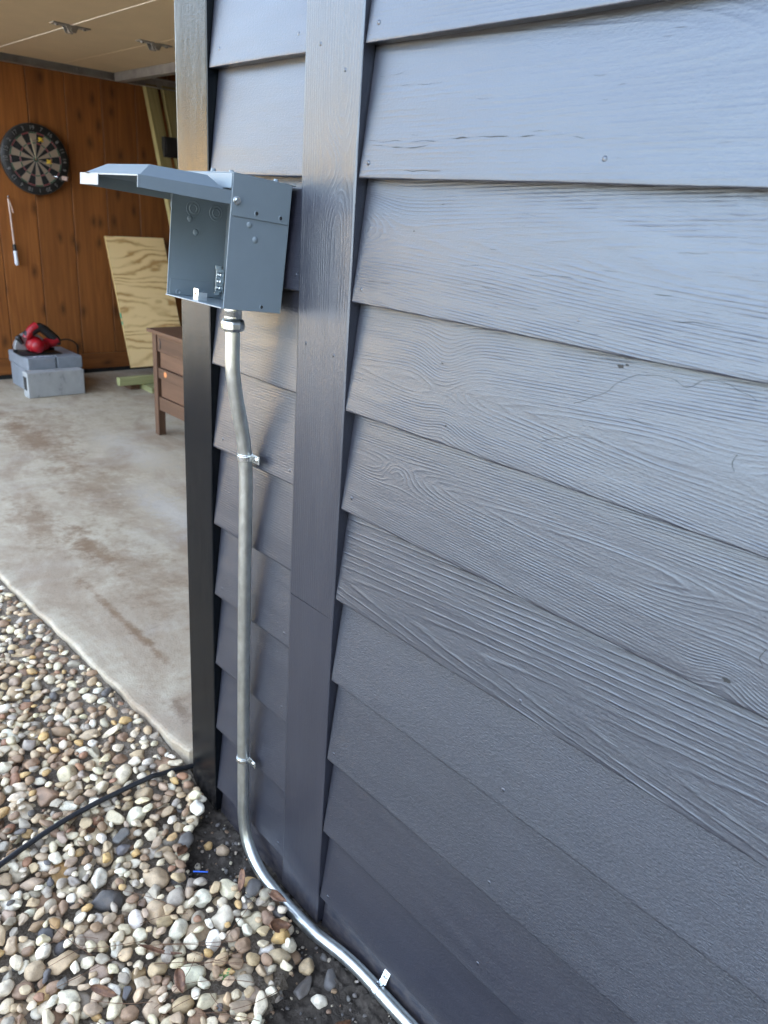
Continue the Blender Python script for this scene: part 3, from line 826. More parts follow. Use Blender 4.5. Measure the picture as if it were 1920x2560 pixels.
def saw():
    root = empty('circular_saw', (-4.52, 1.05, .2475), label='red and black circular saw resting on the blue grey case', cat='circular saw'); root.location.y += .03
    mb = MB(); mb.box(-.07, .07, -.13, .15, 0, .005); mb.box(-.07, -.066, -.13, .15, .005, .02); mb.build('base_plate', M_BLACKP, root, .002)
    # blade guard: half drum about the x axis
    mb = MB(); n = 22; P = [(.105 * math.cos(R(-12 + i * 9.3)) , .105 * math.sin(R(-12 + i * 9.3))) for i in range(n)]
    mb.prism([(-.03 + y, .035 + max(z, -.02)) for y, z in P], 0, -.058, -.012); mb.build('blade_guard', M_GUARD, root, .004)
    mb = MB(); mb.cyl((-.037, -.03, .045), (-.033, -.03, .045), .088, n=40); mb.build('blade', M_STEEL, root)
    mb = MB(); mb.lathe((-.012, -.01, .062), (1, 0, 0), [(0, .055), (.02, .056), (.025, .047), (.10, .045), (.115, .038), (.12, 0)], 24)
    mb.lathe((.03, -.05, .05), (0, 1, .08), [(0, .028), (.03, .036), (.12, .034), (.13, 0)], 20); mb.build('motor_housing', M_RED, root)
    mb = MB(); mb.tube(spline([(-.005, -.06, .12), (.0, -.02, .150), (.0, .03, .175), (.0, .065, .160), (.0, .105, .122), (.0, .14, .085), (.0, .14, .055)], .012), .031, 14)
    mb.build('handle', M_BLACKP, root)
    mb = MB(); mb.tube(spline([(0, -.055, .105), (.0, -.035, .14), (.0, -.005, .172), (.0, .02, .186)], .01), .031, 14); mb.build('handle_shell', M_RED, root)
    mb = MB(); mb.tube(spline([(.0, .06, .065), (.0, .115, .070), (.0, .148, .09)], .01), .034, 14); mb.build('rear_shell', M_RED, root)
    mb = MB(); mb.lathe((.0, -.085, .07), (-.1, -.5, .9), [(0, .014), (.03, .015), (.045, .024), (.06, .02), (.065, 0)], 16); mb.build('front_knob', M_BLACKP, root)
    mb = MB(); mb.tube(spline([(.0, .15, .075), (.0, .19, .085), (-.02, .25, .075), (-.06, .31, .03), (-.12, .335, -.05), (-.18, .36, -.15), (-.22, .38, -.235)], .015), .0055, 8); mb.build('power_cord', M_BLACKP, root)
saw()

# ------------------------------------------------------------------ plywood, lumber, cabinet
def lean_matrix(x_top, z_top, x_bot, z_bot, y):
    """local z runs up the leaning board, local x is its face normal"""
    a = math.atan2(x_bot - x_top, z_top - z_bot)
    return Matrix.Translation((x_bot, y, z_bot)) @ Matrix.Rotation(-a, 4, 'Y'), math.hypot(x_bot - x_top, z_top - z_bot)
M, L = lean_matrix(-4.845, 1.02, -4.50, .098, 1.753)
ply = empty('plywood_sheet', M.translation, label='yellow pine plywood offcut leaning on the plank wall', cat='plywood')
ply.matrix_world = M
def ply_face():
    ny, nz = 60, 120; ys = np.linspace(0, .470, ny); zs = np.linspace(0, L, nz); Yg, Zg = np.meshgrid(ys, zs)
    vs = np.stack([np.full_like(Yg, .018), Yg, Zg], -1).reshape(-1, 3)
    i = np.arange(ny*nz).reshape(nz, ny); f = np.stack([i[:-1, :-1], i[:-1, 1:], i[1:, 1:], i[1:, :-1]], -1).reshape(-1, 4)
    me = bpy.data.meshes.new('face_veneer'); me.from_pydata(vs.tolist(), [], f.tolist())
    w = fbm(Yg * 1.5, Zg * 6.5, 31, 3) * .11 + fbm(Yg * 5, Zg * 12, 33, 2) * .014
    r = np.abs(Zg - .52 + w) - .05 * Yg
    r = r + .05 * np.exp(-((Yg - .33) / .05) ** 2 - ((Zg - .50) / .03) ** 2)
    fattr(me, 'ring', (r * 17).ravel()); fattr(me, 'gu', Yg.ravel()); fattr(me, 'gv', Zg.ravel())
    link('face_veneer', me, M_PLY, ply)
ply_face()
mb = MB(); mb.box(.0, .0178, 0, .470, 0, L); mb.build('core', plain('plywood_edge', (.52, .36, .15), .75, 0, .3, 90, .2), ply)
mb = MB(); mb.box(.004, .0186, -.0012, .004, L*.38, L*.42); mb.box(.004, .0186, -.0012, .003, L*.33, L*.355); mb.build('paint_smear', M_GREENP, ply)

def lumber(name, x_top, z_top, x_bot, y, w, t, label, mat, tone):
    M, L = lean_matrix(x_top, z_top, x_bot, .0, y)
    mb_o = wood_box(name, -t, 0, 0, w, 0, L, mat, None, 2, .004, tone)
    mb_o.matrix_world = M
    tag(mb_o, label, 'lumber', 'lumber leaning on the plank wall'); return mb_o
lumber('leaning_lumber', -4.80, 2.085, -4.02, 2.105, .092, .05, 'left yellowish stud leaning in the garage behind the metal box', M_LUMBER, .55)
lumber('leaning_lumber', -4.79, 2.085, -4.01, 2.232, .13, .04, 'right darker stud leaning in the garage beside the black trim', M_LUMBER, .25)
mb = MB(); mb.box(-4.64, -4.60, 2.14, 2.36, 1.60, 1.735); mb.box(-4.6, -4.597, 2.155, 2.345, 1.612, 1.723); mb.box(-4.6545, -4.6405, 2.2, 2.3, 1.65, 1.70)
o = mb.build('black_case', M_BLACKP, None, .004); tag(o, 'small black box hung on the leaning studs', 'box')

wb = wood_box('lumber_offcut', -4.235, -4.185, 1.522, 2.15, .042, .100, M_GREENLUM, None, 1, .003, .7); tag(wb, 'greenish treated lumber piece lying raised below the plywood', 'lumber', 'lumber offcuts under the plywood')
wb = wood_box('lumber_offcut', -4.29, -4.05, 1.70, 1.80, 0, .0405, M_GREENLUM, None, 0, .003, .3); tag(wb, 'short dark green lumber block on the floor propping up the lumber piece', 'lumber', 'lumber offcuts under the plywood')
wb = wood_box('lumber_offcut', -4.46, -4.22, 1.62, 1.69, 0, .0405, M_CRATE, None, 0, .003, .8); tag(wb, 'thin brown wood strip on the floor under the lumber piece', 'lumber', 'lumber offcuts under the plywood')

cab = empty('wooden_cabinet', (-2.6, 1.38, 0), label='brown wooden cabinet on square legs with panelled side', cat='cabinet')
C0 = (-2.6, 1.38)
def cbx(name, x0, x1, y0, y1, z0, z1, along, tone, bevel=.003):
    return wood_box(name, x0 - C0[0], x1 - C0[0], y0 - C0[1], y1 - C0[1], z0, z1, M_CRATE, cab, along, bevel, tone)
for x0 in (-3.105, -2.11):
    for y0 in (1.255, 1.50):
        cbx('leg', x0, x0 + .048, y0, y0 + .045, 0, .600, 2, .3)
cbx('top', -3.13, -2.04, 1.235, 1.565, .601, .622, 0, .6)
cbx('rail', -3.056, -2.111, 1.262, 1.285, .50, .60, 0, .35); cbx('rail', -3.056, -2.111, 1.262, 1.285, .345, .405, 0, .3); cbx('rail', -3.056, -2.111, 1.262, 1.285, .155, .235, 0, .45)
cbx('panel', -3.044, -2.111, 1.272, 1.28, .408, .497, 0, .85); cbx('panel', -3.044, -2.111, 1.272, 1.28, .238, .342, 0, .75)
cbx('side_panel', -3.098, -3.07, 1.301, 1.499, .16, .6, 2, .4); cbx('back_panel', -3.056, -2.111, 1.52, 1.53, .16, .6, 0, .4)
mb = MB(); mb.lathe((-2.97 - C0[0], 1.2618 - C0[1], .380), (0, -1, 0), [(0, .017), (.0008, .015), (.0009, 0)], 14); o = mb.build('scraped_spot', M_PATCH, cab); o.scale = (1, 1, 1)
mb = MB(); mb.tube([(-3.03 - C0[0] + .016 * math.cos(R(a)), 1.2612 - C0[1], .545 + .03 * math.sin(R(a))) for a in range(-70, 71, 10)], .003, 8); mb.build('pull_hook', M_BLACKP, cab)

# ------------------------------------------------------------------ electrical inlet box
TH = R(-5.4)
bx = empty('electrical_box', (-.129, -.0118, 1.1486), (TH, 0, 0), 'open grey metal electrical box with its lid swung up, on the siding', 'electrical box')
HW, DP, HT, T = .093, .1085, .1965, .0016
mb = MB()
mb.box(-HW, HW, -T, 0, 0, HT - .004)                              # back
mb.box(-HW, -HW + T, -DP, -T - .0002, 0, HT - .004)                # left
mb.box(HW - T, HW, -DP, -T - .0002, 0, HT - .004)                  # right
mb.box(-HW + T + .0002, HW - T - .0002, -DP, -T - .0002, 0, T)                     # bottom
mb.box(-HW + T + .0002, HW - T - .0002, -DP - .0028, -DP - .0002, -.0003, .0018)     # small front lip
def dome(mb, p, ax, r, h): mb.lathe(p, ax, [(-.0008, r), (h*.35, r*.86), (h*.8, r*.5), (h, .0001)], 16)
def dimple(mb, p, ax, r):
    mb.lathe(p, ax, [(-.0005, r*1.25), (.0006, r*1.15), (.0008, r*.9), (-.0004, r*.5), (-.0005, 0)], 16)
def toloc(y, z):  # world (y,z) -> local on the box
    v = Euler((TH, 0, 0)).to_matrix().inverted() @ (Vector((0, y, z)) - Vector((0, -.0118, 1.1486))); return v.y, v.z
for (y, z) in ((-.0726, 1.2839), (-.0622, 1.2622)):
    a, b = toloc(y, z); dome(mb, (HW, a, b), (1, 0, 0), .0055, .0022)
    mb.lathe((-HW + T, a, b), (1, 0, 0), [(-.0004, .0058), (.0022, .0040), (.003, .0001)], 16)
mb.build('housing', M_BOX, bx, .0007)
mb = MB()
for (y, z, r) in ((-.0488, 1.1599, .0025),):
    a, b = toloc(y, z); mb.lathe((HW, a, b), (1, 0, 0), [(.0001, .0027), (.0004, .0025), (.0005, 0)], 14)
mb.build('screw_hole', M_DARKHOLE, bx)
mb = MB()
a, b = toloc(-.0488, 1.1599); mb.lathe((HW, a, b), (1, 0, 0), [(-.0004, .0046), (.0007, .0040), (.0009, .0029), (.00005, .0027)], 16)
mb.build('hole_rim', M_BOX, bx)
for (y, z) in ((-.066, 1.3), (-.022, 1.295)):                        # knockouts pressed in the left side
    a, b = toloc(y, z); mb = MB()
    mb.lathe((-HW + T, a, b), (1, 0, 0), [(-.0003, .0135), (.0005, .0130), (.0006, .0112), (-.0001, .0108)], 24)
    mb.lathe((-HW + T, a, b), (1, 0, 0), [(-.0003, .0082), (.0016, .0078), (.0018, .006), (.0004, .0056)], 24)
    mb.build('knockout', M_BOX, bx)
# hood over the top
HX = HW + .0022
mb = MB()
z1 = HT + .0012; z0 = z1 - .0598
mb.prism([(-.002, z0), (-DP + .004, z0), (-DP - .0005, z0 + .005), (-DP - .0005, z1 - .001), (-.002, z1 - .001)], 0, HX - .0014, HX)
mb.prism([(-.002, z0), (-DP + .004, z0), (-DP - .0005, z0 + .005), (-DP - .0005, z1 - .001), (-.002, z1 - .001)], 0, -HX, -HX + .0014)
mb.box(-HX, HX, -DP - .0005, .0045, z1 - .001, z1 + .0006)
mb.box(-HX + .0016, HX - .0016, -DP - .0020, -DP - .0006, z1 - .022, z1 - .0012)
hood = mb.build('hood', M_BOX, bx, .0012)
for (y, z) in ((-.0611, 1.3006), (-.0163, 1.296)):
    a, b = toloc(y, z)
    mb = MB(); mb.lathe((HX, a, b), (1, 0, 0), [(.0001, .0029), (.0004, .0027), (.0005, 0)], 14); mb.build('screw_hole', M_DARKHOLE, bx)
    mb = MB(); mb.lathe((HX, a, b), (1, 0, 0), [(-.0004, .0050), (.0007, .0044), (.0009, .0031), (.00005, .0029)], 16); mb.build('hole_rim', M_BOX, bx)
a, b = toloc(-.0968, 1.3172)
mb = MB(); mb.lathe((HX, a, b), (1, 0, 0), [(0, .0062), (.0012, .0062), (.0013, .0045)], 20); mb.cyl((HX + .0012, a, b), (HX + .0052, a, b), .0043, .0040, 6, smooth=False); mb.build('hinge_bolt', M_STEEL, bx, .0004)
a, b = toloc(-.0968, 1.3172)
mb = MB(); mb.lathe((-HX, a, b), (-1, 0, 0), [(0, .0062), (.0012, .0062), (.0013, .0045)], 20); mb.cyl((-HX - .0012, a, b), (-HX - .0052, a, b), .0043, .0040, 6, smooth=False); mb.build('hinge_bolt', M_STEEL, bx, .0004)
for x, y in ((.060, -.092), (-.038 + .129 - .062, -.105), (.078, -.022)):
    mb = MB(); mb.lathe((x, y, z1 + .0006), (0, 0, 1), [(0, .005), (.001, .005), (.0011, .004)], 16); mb.cyl((x, y, z1 + .0016), (x, y, z1 + .0055), .004, .0038, 6, smooth=False); mb.build('top_bolt', M_BOX, bx, .0004)

# lid: a pan with a raised middle, hinged under the hood
def lid():
    a, b = toloc(-.109, 1.3312)
    root = empty('lid', (0, a, b), (TH * 0 + R(1.6), 0, 0)); root.parent = bx
    X0, X1 = -.104, HW - .0005; Y0, Y1 = -.1425, .010                # front and hinge edges in the lid's frame
    fl = .0165
    def ringpts(x0, x1, y0, y1, z): return [(x0, y0, z), (x1, y0, z), (x1, y1, z), (x0, y1, z)]
    out = ringpts(X0, X1, Y0, Y1, 0); inn = ringpts(X0 + .004, X1 - .003, Y0 + .004, Y1 - .016, 0); top = ringpts(X0 + .030, X1 - .026, Y0 + .030, Y1 - .032, .0168)
    vs = out + inn + top
    fs = [(0,1,5,4), (1,2,6,5), (2,3,7,6), (3,0,4,7), (4,5,9,8), (5,6,10,9), (6,7,11,10), (7,4,8,11), (8,9,10,11)]
    # flanges: right, left, front left piece (front right part is cut away for the plug)
    cut = X0 + .066
    b0 = len(vs)
    vs += [(X1, Y0, -fl), (X1, Y1, -fl - .003), (X0, Y0, -fl), (X0, Y1, -fl - .003), (cut, Y0, 0), (cut, Y0, -fl), (cut + .003, Y0, -.0022), (X1 - .0016, Y0, -.0022), (X1 - .0016, Y0, -fl)]
    fs += [(1, b0, b0+1, 2), (0, 3, b0+3, b0+2), (0, b0+2, b0+5, b0+4)]
    fs += [(b0+4, b0+6, b0+7, 1)]                                       # narrow lip above the cut-out
    fs += [(1, b0+7, b0+8, b0)]
    me = bpy.data.meshes.new('pan'); me.from_pydata(vs, [], fs)
    bm = bmesh.new(); bm.from_mesh(me); bmesh.ops.recalc_face_normals(bm, faces=bm.faces); bm.to_mesh(me); bm.free()
    o = link('pan', me, M_BOX, root)
    md = o.modifiers.new('solid', 'SOLIDIFY'); md.thickness = .0014; md.offset = -1
    md = o.modifiers.new('bevel', 'BEVEL'); md.width = .0012; md.segments = 3; md.limit_method = 'ANGLE'; md.angle_limit = R(25)
    mb = MB(); mb.lathe((X0 + .03, Y0 - .0003, -.0012), (0, 0, 1), [(.0005, .004), (.0017, .004), (.0018, 0)], 12); mb.build('latch_hole', M_DARKHOLE, root)
lid()
# inside: bottom bracket with a bright tab, rivets, ground lugs
a, b = toloc(-.08, 1.158)
mb = MB(); mb.box(-HW + T + .0003, -HW + T + .0015, -DP + .004, -.012, T + .0003, .028); mb.build('bottom_bracket', M_BOX, bx, .0005)
for (y, z) in ((-.099, 1.163), (-.050, 1.159)):
    a, b = toloc(y, z); mb = MB(); mb.lathe((-HW + T + .0015, a, b), (1, 0, 0), [(0, .0052), (.0010, .0048), (.0012, .0034), (.0004, .0030), (.0004, 0)], 18); mb.build('rivet', M_BOX, bx)
a, b = toloc(-.105, 1.168)
mb = MB(); mb.box(-.0205 - .004, -.0045 - .004, a - .0012, a, b - .0105, b + .0095); mb.box(-.0045 - .004 - .0012, -.0045 - .004, a + .0002, a + .016, b - .0105, b + .004); mb.build('latch_tab', plain('bright_zinc_plate', (.62, .66, .68), .35, .6), bx, .0005)
mb = MB(); mb.lathe((-.0135 - .004, a - .0012, b + .0005), (0, -1, 0), [(.0001, .0020), (.0003, .0019), (.0004, 0)], 12); mb.build('screw_hole', M_DARKHOLE, bx)
lg = empty('ground_bar', (-HW + T, -.0125, .033)); lg.parent = bx
mb = MB(); mb.box(.002, .010, -.008, .008, -.020, .020); mb.box(0, .002, -.006, .006, -.026, .026); mb.build('bar', M_STEEL, lg, .001)
for z in (-.0125, -.001, .0105):
    mb = MB(); mb.lathe((.010, -.001, z), (1, -.1, 0), [(0, .0032), (.004, .0032), (.0042, .0045), (.0085, .0043), (.0095, .003), (.0097, 0)], 14); mb.build('lug_screw', M_STEEL, lg)

# ------------------------------------------------------------------ conduit
CR = .0129
cd = empty('conduit', (-.128, -.02, -.07), label='galvanised steel conduit from the box down the wall and along the ground', cat='conduit')
path = [(-.128, -.0455, 1.14), (-.128, -.0460, 1.10), (-.128, -.0468, 1.066), (-.128, -.0455, 1.034), (-.128, -.0375, .982), (-.128, -.0265, .928), (-.128, -.0205, .885), (-.128, -.0185, .85),
        (-.128, -.0180, .80), (-.128, -.0195, .62), (-.128, -.0205, .39), (-.128, -.0205, .19), (-.127, -.0205, .08), (-.125, -.0215, .03),
        (-.1155, -.0225, -.010), (-.097, -.0240, -.0385), (-.071, -.0255, -.0580), (-.030, -.0275, -.0725), (.022, -.0285, -.0755), (.080, -.0285, -.0750),
        (.140, -.0262, -.0745), (.180, -.0208, -.0730), (.220, -.0140, -.0712), (.262, -.0098, -.0700), (.305, -.0086, -.0695), (.36, -.0085, -.0695), (.47, -.0070, -.0700), (.70, -.0060, -.0705), (1.3, -.006, -.071)]
P = [Vector(p) - Vector(cd.location) for p in spline(path, .008)]
mb = MB(); mb.tube(P, CR, 28); mb.build('pipe', M_CONDUIT, cd)
cn = empty('connector', Vector((-.128, -.0455, 1.1110)) - Vector(cd.location)); cn.parent = cd
mb = MB(); mb.lathe((0, 0, .018), (0, 0, 1), [(-.001, .0138), (0, .0152), (.003, .0154), (.005, .0148), (.0056, .0154), (.024, .0154), (.025, .0148)], 32); mb.build('body', M_STEEL, cn)
mb = MB(); mb.lathe((0, 0, -.004), (0, 0, 1), [(0, .0148), (.0025, .0185), (.006, .0205), (.014, .0208), (.018, .0196), (.0215, .0165)], 8, smooth=False, ang=.2); mb.build('compression_nut', M_STEEL, cn, .0022, seg=4)

def strap(loc, axis, out, side, label, tilt=0.0, up=False):
    """one hole strap: saddle round the pipe, tab to one side"""
    root = empty('pipe_strap', loc, label=label, cat='pipe strap', group='one hole straps holding the conduit')
    ax = Vector(axis).normalized(); sd = Vector(side).normalized(); ou = Vector(out).normalized()
    hw = .0062; r = CR + .0004
    def sheet(mb, pts, w, t=.0015, rib=False):
        n = len(pts); vs = []; fs = []
        for i, (p, nn) in enumerate(pts):
            for k, (s_, o_) in enumerate(((-1, 0), (1, 0), (1, 1), (-1, 1))):
                vs.append(p + ax * (w * s_) + nn * (t * o_))
        for i in range(n - 1):
            for k in range(4): fs.append((4*i + k, 4*i + (k+1) % 4, 4*(i+1) + (k+1) % 4, 4*(i+1) + k))
        fs += [(0, 1, 2, 3), (4*n - 4, 4*n - 1, 4*n - 2, 4*n - 3)]
        mb.add(vs, fs, 0, False)
    pts = []
    for i in range(25):
        a = R(-78 + i * (78 + 200) / 24)            # from the side of the tab over the outside to the far side
        nn = sd * math.cos(a) + ou * math.sin(a); pts.append((nn * r, nn))
    mb = MB(); sheet(mb, pts, hw)
    rib = [(p + nn * .0012, nn) for p, nn in pts[3:]]
    sheet(mb, rib, hw * .55, .0012)
    # tab
    tp = [(sd * (r + .0002 + k * .0035) - ou * .0068 * (1 if k else .9), ou) for k in range(8)]
    sheet(mb, tp, .0078)
    lift = [(sd * (r + .0003) + ou * (-.0072 + k * .004), sd) for k in range(4)]
    sheet(mb, lift, hw)
    mb.build('saddle', M_STEEL, root, .0005)
    sc = sd * (r + .0155) - ou * .0055
    mb = MB(); mb.lathe(sc, ou, [(0, .0052), (.0012, .0050), (.0022, .0036), (.0026, 0)], 16); mb.build('screw', M_STEEL, root)
    mb = MB(); u = ax; w = sd
    for q in (u, w):
        a_ = sc + ou * .00255; mb.add([a_ + q*.0024 + (ou.cross(q))*.0005, a_ - q*.0024 + (ou.cross(q))*.0005, a_ - q*.0024 - (ou.cross(q))*.0005, a_ + q*.0024 - (ou.cross(q))*.0005], [(0,1,2,3)])
    mb.build('screw_slot', M_DARKHOLE, root, fix=False)
    if tilt: root.rotation_euler = (0, tilt, 0) if not up else (tilt, 0, 0)
    return root
strap((-.128, -.0197, .877), (0, 0, 1), (0, -1, 0), (1, 0, 0), 'zinc strap holding the conduit just below its offset bend', 0)
strap((-.128, -.0205, .187), (0, 0, 1), (0, -1, 0), (1, 0, 0), 'zinc strap low on the vertical conduit above the bottom bend', 0)
strap((.327, -.0086, -.0695), (1, 0, 0), (0, -.86, .5), (0, .5, .86), 'zinc strap with its tab standing up on the ground run of conduit', 0)

# ------------------------------------------------------------------ ground
o_n = 0
def ground_z(x, y):
    return -.088 + 0 * x
mb = MB(); mb.add([(-60, -60, -.13), (60, -60, -.13), (60, 40, -.13), (-60, 40, -.13)], [(0, 1, 2, 3)])
kg = NT('dry_grass_ground'); Pn = kg.pos(); kg.set(color=kg.ramp(kg.noise(Pn, 1.5, 5, .6), [(.3, (.035, .042, .02)), (.7, (.09, .085, .045))]), rough=.9)
o = mb.build('ground', kg.m); o['kind'] = 'structure'
mb = MB(); mb.add([(-16, -40, -.122), (9, -40, -.122), (9, -4.0, -.122), (-16, -4.0, -.122)], [(0, 1, 2, 3)])
kd = NT('pale_drive_concrete'); kd.set(color=kd.ramp(kd.noise(kd.pos(), 2.0, 5, .6), [(.3, (.36, .37, .39)), (.7, (.46, .47, .49))]), rough=.8)
o = mb.build('driveway', kd.m); o['kind'] = 'structure'

# soil sheet with real clods
def soil():
    st = .004; xs = np.arange(-.45, 1.35, st); ys = np.arange(-.45, .0201, st); X, Y = np.meshgrid(xs, ys)
    H = fbm(X * 9, Y * 9, 3) * .012 + fbm(X * 40, Y * 40, 4) * .009 + np.abs(fbm(X * 75, Y * 75, 6, 2)) * .012
    Z = -.094 + H - np.clip((Y + .02) / .04, 0, 1) * .004
    vs = np.stack([X, Y, Z], -1).reshape(-1, 3); r, c = X.shape; i = np.arange(r*c).reshape(r, c)
    f = np.stack([i[:-1, :-1], i[:-1, 1:], i[1:, 1:], i[1:, :-1]], -1).reshape(-1, 4)
    # leave out what lies under the slab
    cx = X[:-1, :-1].ravel(); cy = Y[:-1, :-1].ravel(); keep = ~((cx < -.40) & (cy > -.0))
    me = bpy.data.meshes.new('soil'); me.from_pydata(vs.tolist(), [], f[keep].tolist())
    o = link('soil', me, M_SOIL, None, True); o['kind'] = 'structure'
soil()
mb = MB(); mb.add([(-6, -6, -.106), (4, -6, -.106), (4, .02, -.106), (-6, .02, -.106)], [(0, 1, 2, 3)])
o = mb.build('soil_bed', M_SOIL); o['kind'] = 'structure'

# ---- pebbles: dropped one by one on a height map
def slab_edge_y(x): return np.interp(x, [e[0] for e in edge], [e[1] for e in edge])
SOILP = [(-.305, .02), (-.295, -.03), (-.25, -.085), (-.19, -.135), (-.105, -.168), (-.04, -.110), (.02, -.066), (.08, -.052), (.14, -.072), (.185, -.105), (.215, -.17), (.26, -.24), (.33, -.33), (.45, -.36), (1.3, -.36), (1.3, .02)]
def in_poly(x, y, P):
    c = False; j = len(P) - 1
    for i in range(len(P)):
        if (P[i][1] > y) != (P[j][1] > y) and x < (P[j][0] - P[i][0]) * (y - P[i][1]) / (P[j][1] - P[i][1]) + P[i][0]: c = not c
        j = i
    return c
KIND = [  # name, sRGB, weight
    ('cream', (220, 207, 180), 27), ('white', (230, 223, 205), 12), ('tan', (190, 168, 138), 22), ('brown', (152, 126, 103), 14),
    ('warm grey', (166, 156, 142), 13), ('dark grey', (100, 97, 95), 3), ('ochre', (196, 163, 112), 3), ('pale brown', (178, 157, 135), 9), ('reddish', (158, 120, 96), 2)]
def lin(c): return np.array([(v / 255 / 12.92) if v / 255 < .04045 else ((v / 255 + .055) / 1.055) ** 2.4 for v in c])
def ico(sub):
    bm = bmesh.new(); bmesh.ops.create_icosphere(bm, subdivisions=sub, radius=1.0)
    v = np.array([x.co[:] for x in bm.verts]); f = np.array([[q.index for q in p.verts] for p in bm.faces]); bm.free(); return v, f
ICO3 = ico(3); ICO2 = ico(2); ICO1 = ico(1)
def stone_shape(seed, ang, sub):
    r = np.random.default_rng(seed); v, f = (ICO1, ICO2, ICO3)[sub - 1]; v = v.copy()
    for _ in range(int(5 + 6 * ang)):
        n = r.normal(size=3); n /= np.linalg.norm(n); d = r.uniform(.52, .84) if ang > .45 else r.uniform(.64, .92)
        t = v @ n; ex = np.clip(t - d, 0, None); v -= np.outer(ex * (.80 + .18 * ang), n)
    o = r.uniform(-20, 20, 3)
    rad = 1 + .17 * vnoise(v[:, 0] * 1.3 + o[0], v[:, 1] * 1.3 + v[:, 2] * .9 + o[1], 5) + .055 * vnoise(v[:, 0] * 3.5 + o[2], v[:, 1] * 3.1 + v[:, 2] * 3.3, 8)
    return v * rad[:, None], f
stones = []
HS = .004; HX0, HY0 = -3.2, -2.1; HNX, HNY = int(4.6 / HS), int(2.25 / HS)
Hm = np.full((HNX, HNY), -.092)
_gx = HX0 + (np.arange(HNX) + .5) * HS; _gy = HY0 + (np.arange(HNY) + .5) * HS
_dy = np.clip(slab_edge_y(_gx)[:, None] - _gy[None, :], 0, 9); _left = np.clip((-.30 - _gx) / .25, 0, 1)[:, None]
Hm = Hm + .052 * np.exp(-(_dy / .34) ** 2) * _left
Own = np.full((HNX, HNY), -1, dtype=np.int32)
def place(x, y, a, b, c, yaw, test=False, idx=-1, sink=.22):
    R_ = a; i0 = int((x - R_ - HX0) / HS); i1 = int((x + R_ - HX0) / HS) + 1; j0 = int((y - R_ - HY0) / HS); j1 = int((y + R_ - HY0) / HS) + 1
    if i0 < 0 or j0 < 0 or i1 >= HNX or j1 >= HNY: return None
    gx = HX0 + (np.arange(i0, i1 + 1) + .5) * HS - x; gy = HY0 + (np.arange(j0, j1 + 1) + .5) * HS - y
    Xg, Yg = np.meshgrid(gx, gy, indexing='ij'); ca, sa = math.cos(yaw), math.sin(yaw)
    q = ((Xg * ca + Yg * sa) / a) ** 2 + ((-Xg * sa + Yg * ca) / b) ** 2
    ins = q < 1
    if not ins.any(): return None
    s = np.sqrt(np.clip(1 - q, 0, 1)); h = Hm[i0:i1+1, j0:j1+1]
    z = np.max(np.where(ins, h + c * s, -9))
    z = z - sink * c - .0
    if test: return z
    top = z + c * s; m = ins & (top > h)
    Hm[i0:i1+1, j0:j1+1] = np.where(m, top, h); o = Own[i0:i1+1, j0:j1+1]; o[m] = idx
    return z
def ok(x, y, mar=.012):
    if x < -.372 + mar and y > slab_edge_y(x) - mar * 1.1: return False
    if y > -.012 - mar: return False
    if in_poly(x, y, SOILP): return False
    px, py, d = proj((x, y, -.06))
    return d > .2 and -330 < px < 2100 and 1300 < py < 3050
def pick_kind():
    t = rnd.random() * sum(k[2] for k in KIND)
    for k in KIND:
        t -= k[2]
        if t <= 0: return k
    return KIND[0]
# cable on the gravel is laid in first as an obstacle (it sits on top of the lower layer)
def add_stone(x, y, a, el, flat, kind, seed, fixed=False, ang=None, yaw=None, zoff=0, sink=.22):
    b = a * el; c = a * flat; yaw = rnd.uniform(0, math.pi) if yaw is None else yaw
    i = len(stones); z = place(x, y, a, b, c, yaw, False, i, sink)
    if z is None: return
    stones.append(dict(x=x, y=y, z=z + zoff, a=a, b=b, c=c, yaw=yaw, kind=kind, seed=seed, ang=rnd.random() if ang is None else ang, fixed=fixed, tilt=(rnd.gauss(0, .16), rnd.gauss(0, .16))))
NST = 4200
tries = 0
while len(stones) < NST and tries < NST * 11:
    tries += 1
    a = min(.036, max(.0075, rnd.lognormvariate(math.log(.0202), .30))); el = rnd.uniform(.58, .95); fl = rnd.uniform(.42, .78) * (el ** .4)
    best = None
    for _ in range(7):
        x = rnd.uniform(-2.5, .75); y = rnd.uniform(-1.05, .0)
        if not ok(x, y): continue
        yaw = rnd.uniform(0, math.pi); z = place(x, y, a, a*el, a*fl, yaw, True)
        if z is None: continue
        if best is None or z < best[0]: best = (z, x, y, yaw)
    if best is None or best[0] + a*fl > -.006 - .03 * min(1, max(0, best[1] + .55) / .3): continue
    add_stone(best[1], best[2], a, el, fl, pick_kind(), len(stones) + 100, yaw=best[3])
KD = {k[0]: k for k in KIND}
for _ in range(9000):                     # small stones that fill the gaps
    x = rnd.uniform(-2.3, .6); y = rnd.uniform(-.95, 0); a = rnd.uniform(.004, .0085); best = None
    for q in range(4):
        xx = x + rnd.uniform(-.02, .02); yy = y + rnd.uniform(-.02, .02)
        if not ok(xx, yy, .006): continue
        z = place(xx, yy, a, a * .8, a * .6, 0, True)
        if z is not None and (best is None or z < best[0]): best = (z, xx, yy)
    if best is None or best[0] > -.060 + (.03 if best[1] < -.45 else 0): continue
    if len(stones) > 9000: break
    add_stone(best[1], best[2], a, rnd.uniform(.6, .95), rnd.uniform(.5, .8), KD[rnd.choice(['warm grey', 'brown', 'tan', 'tan', 'cream', 'brown'])], 40000 + _)
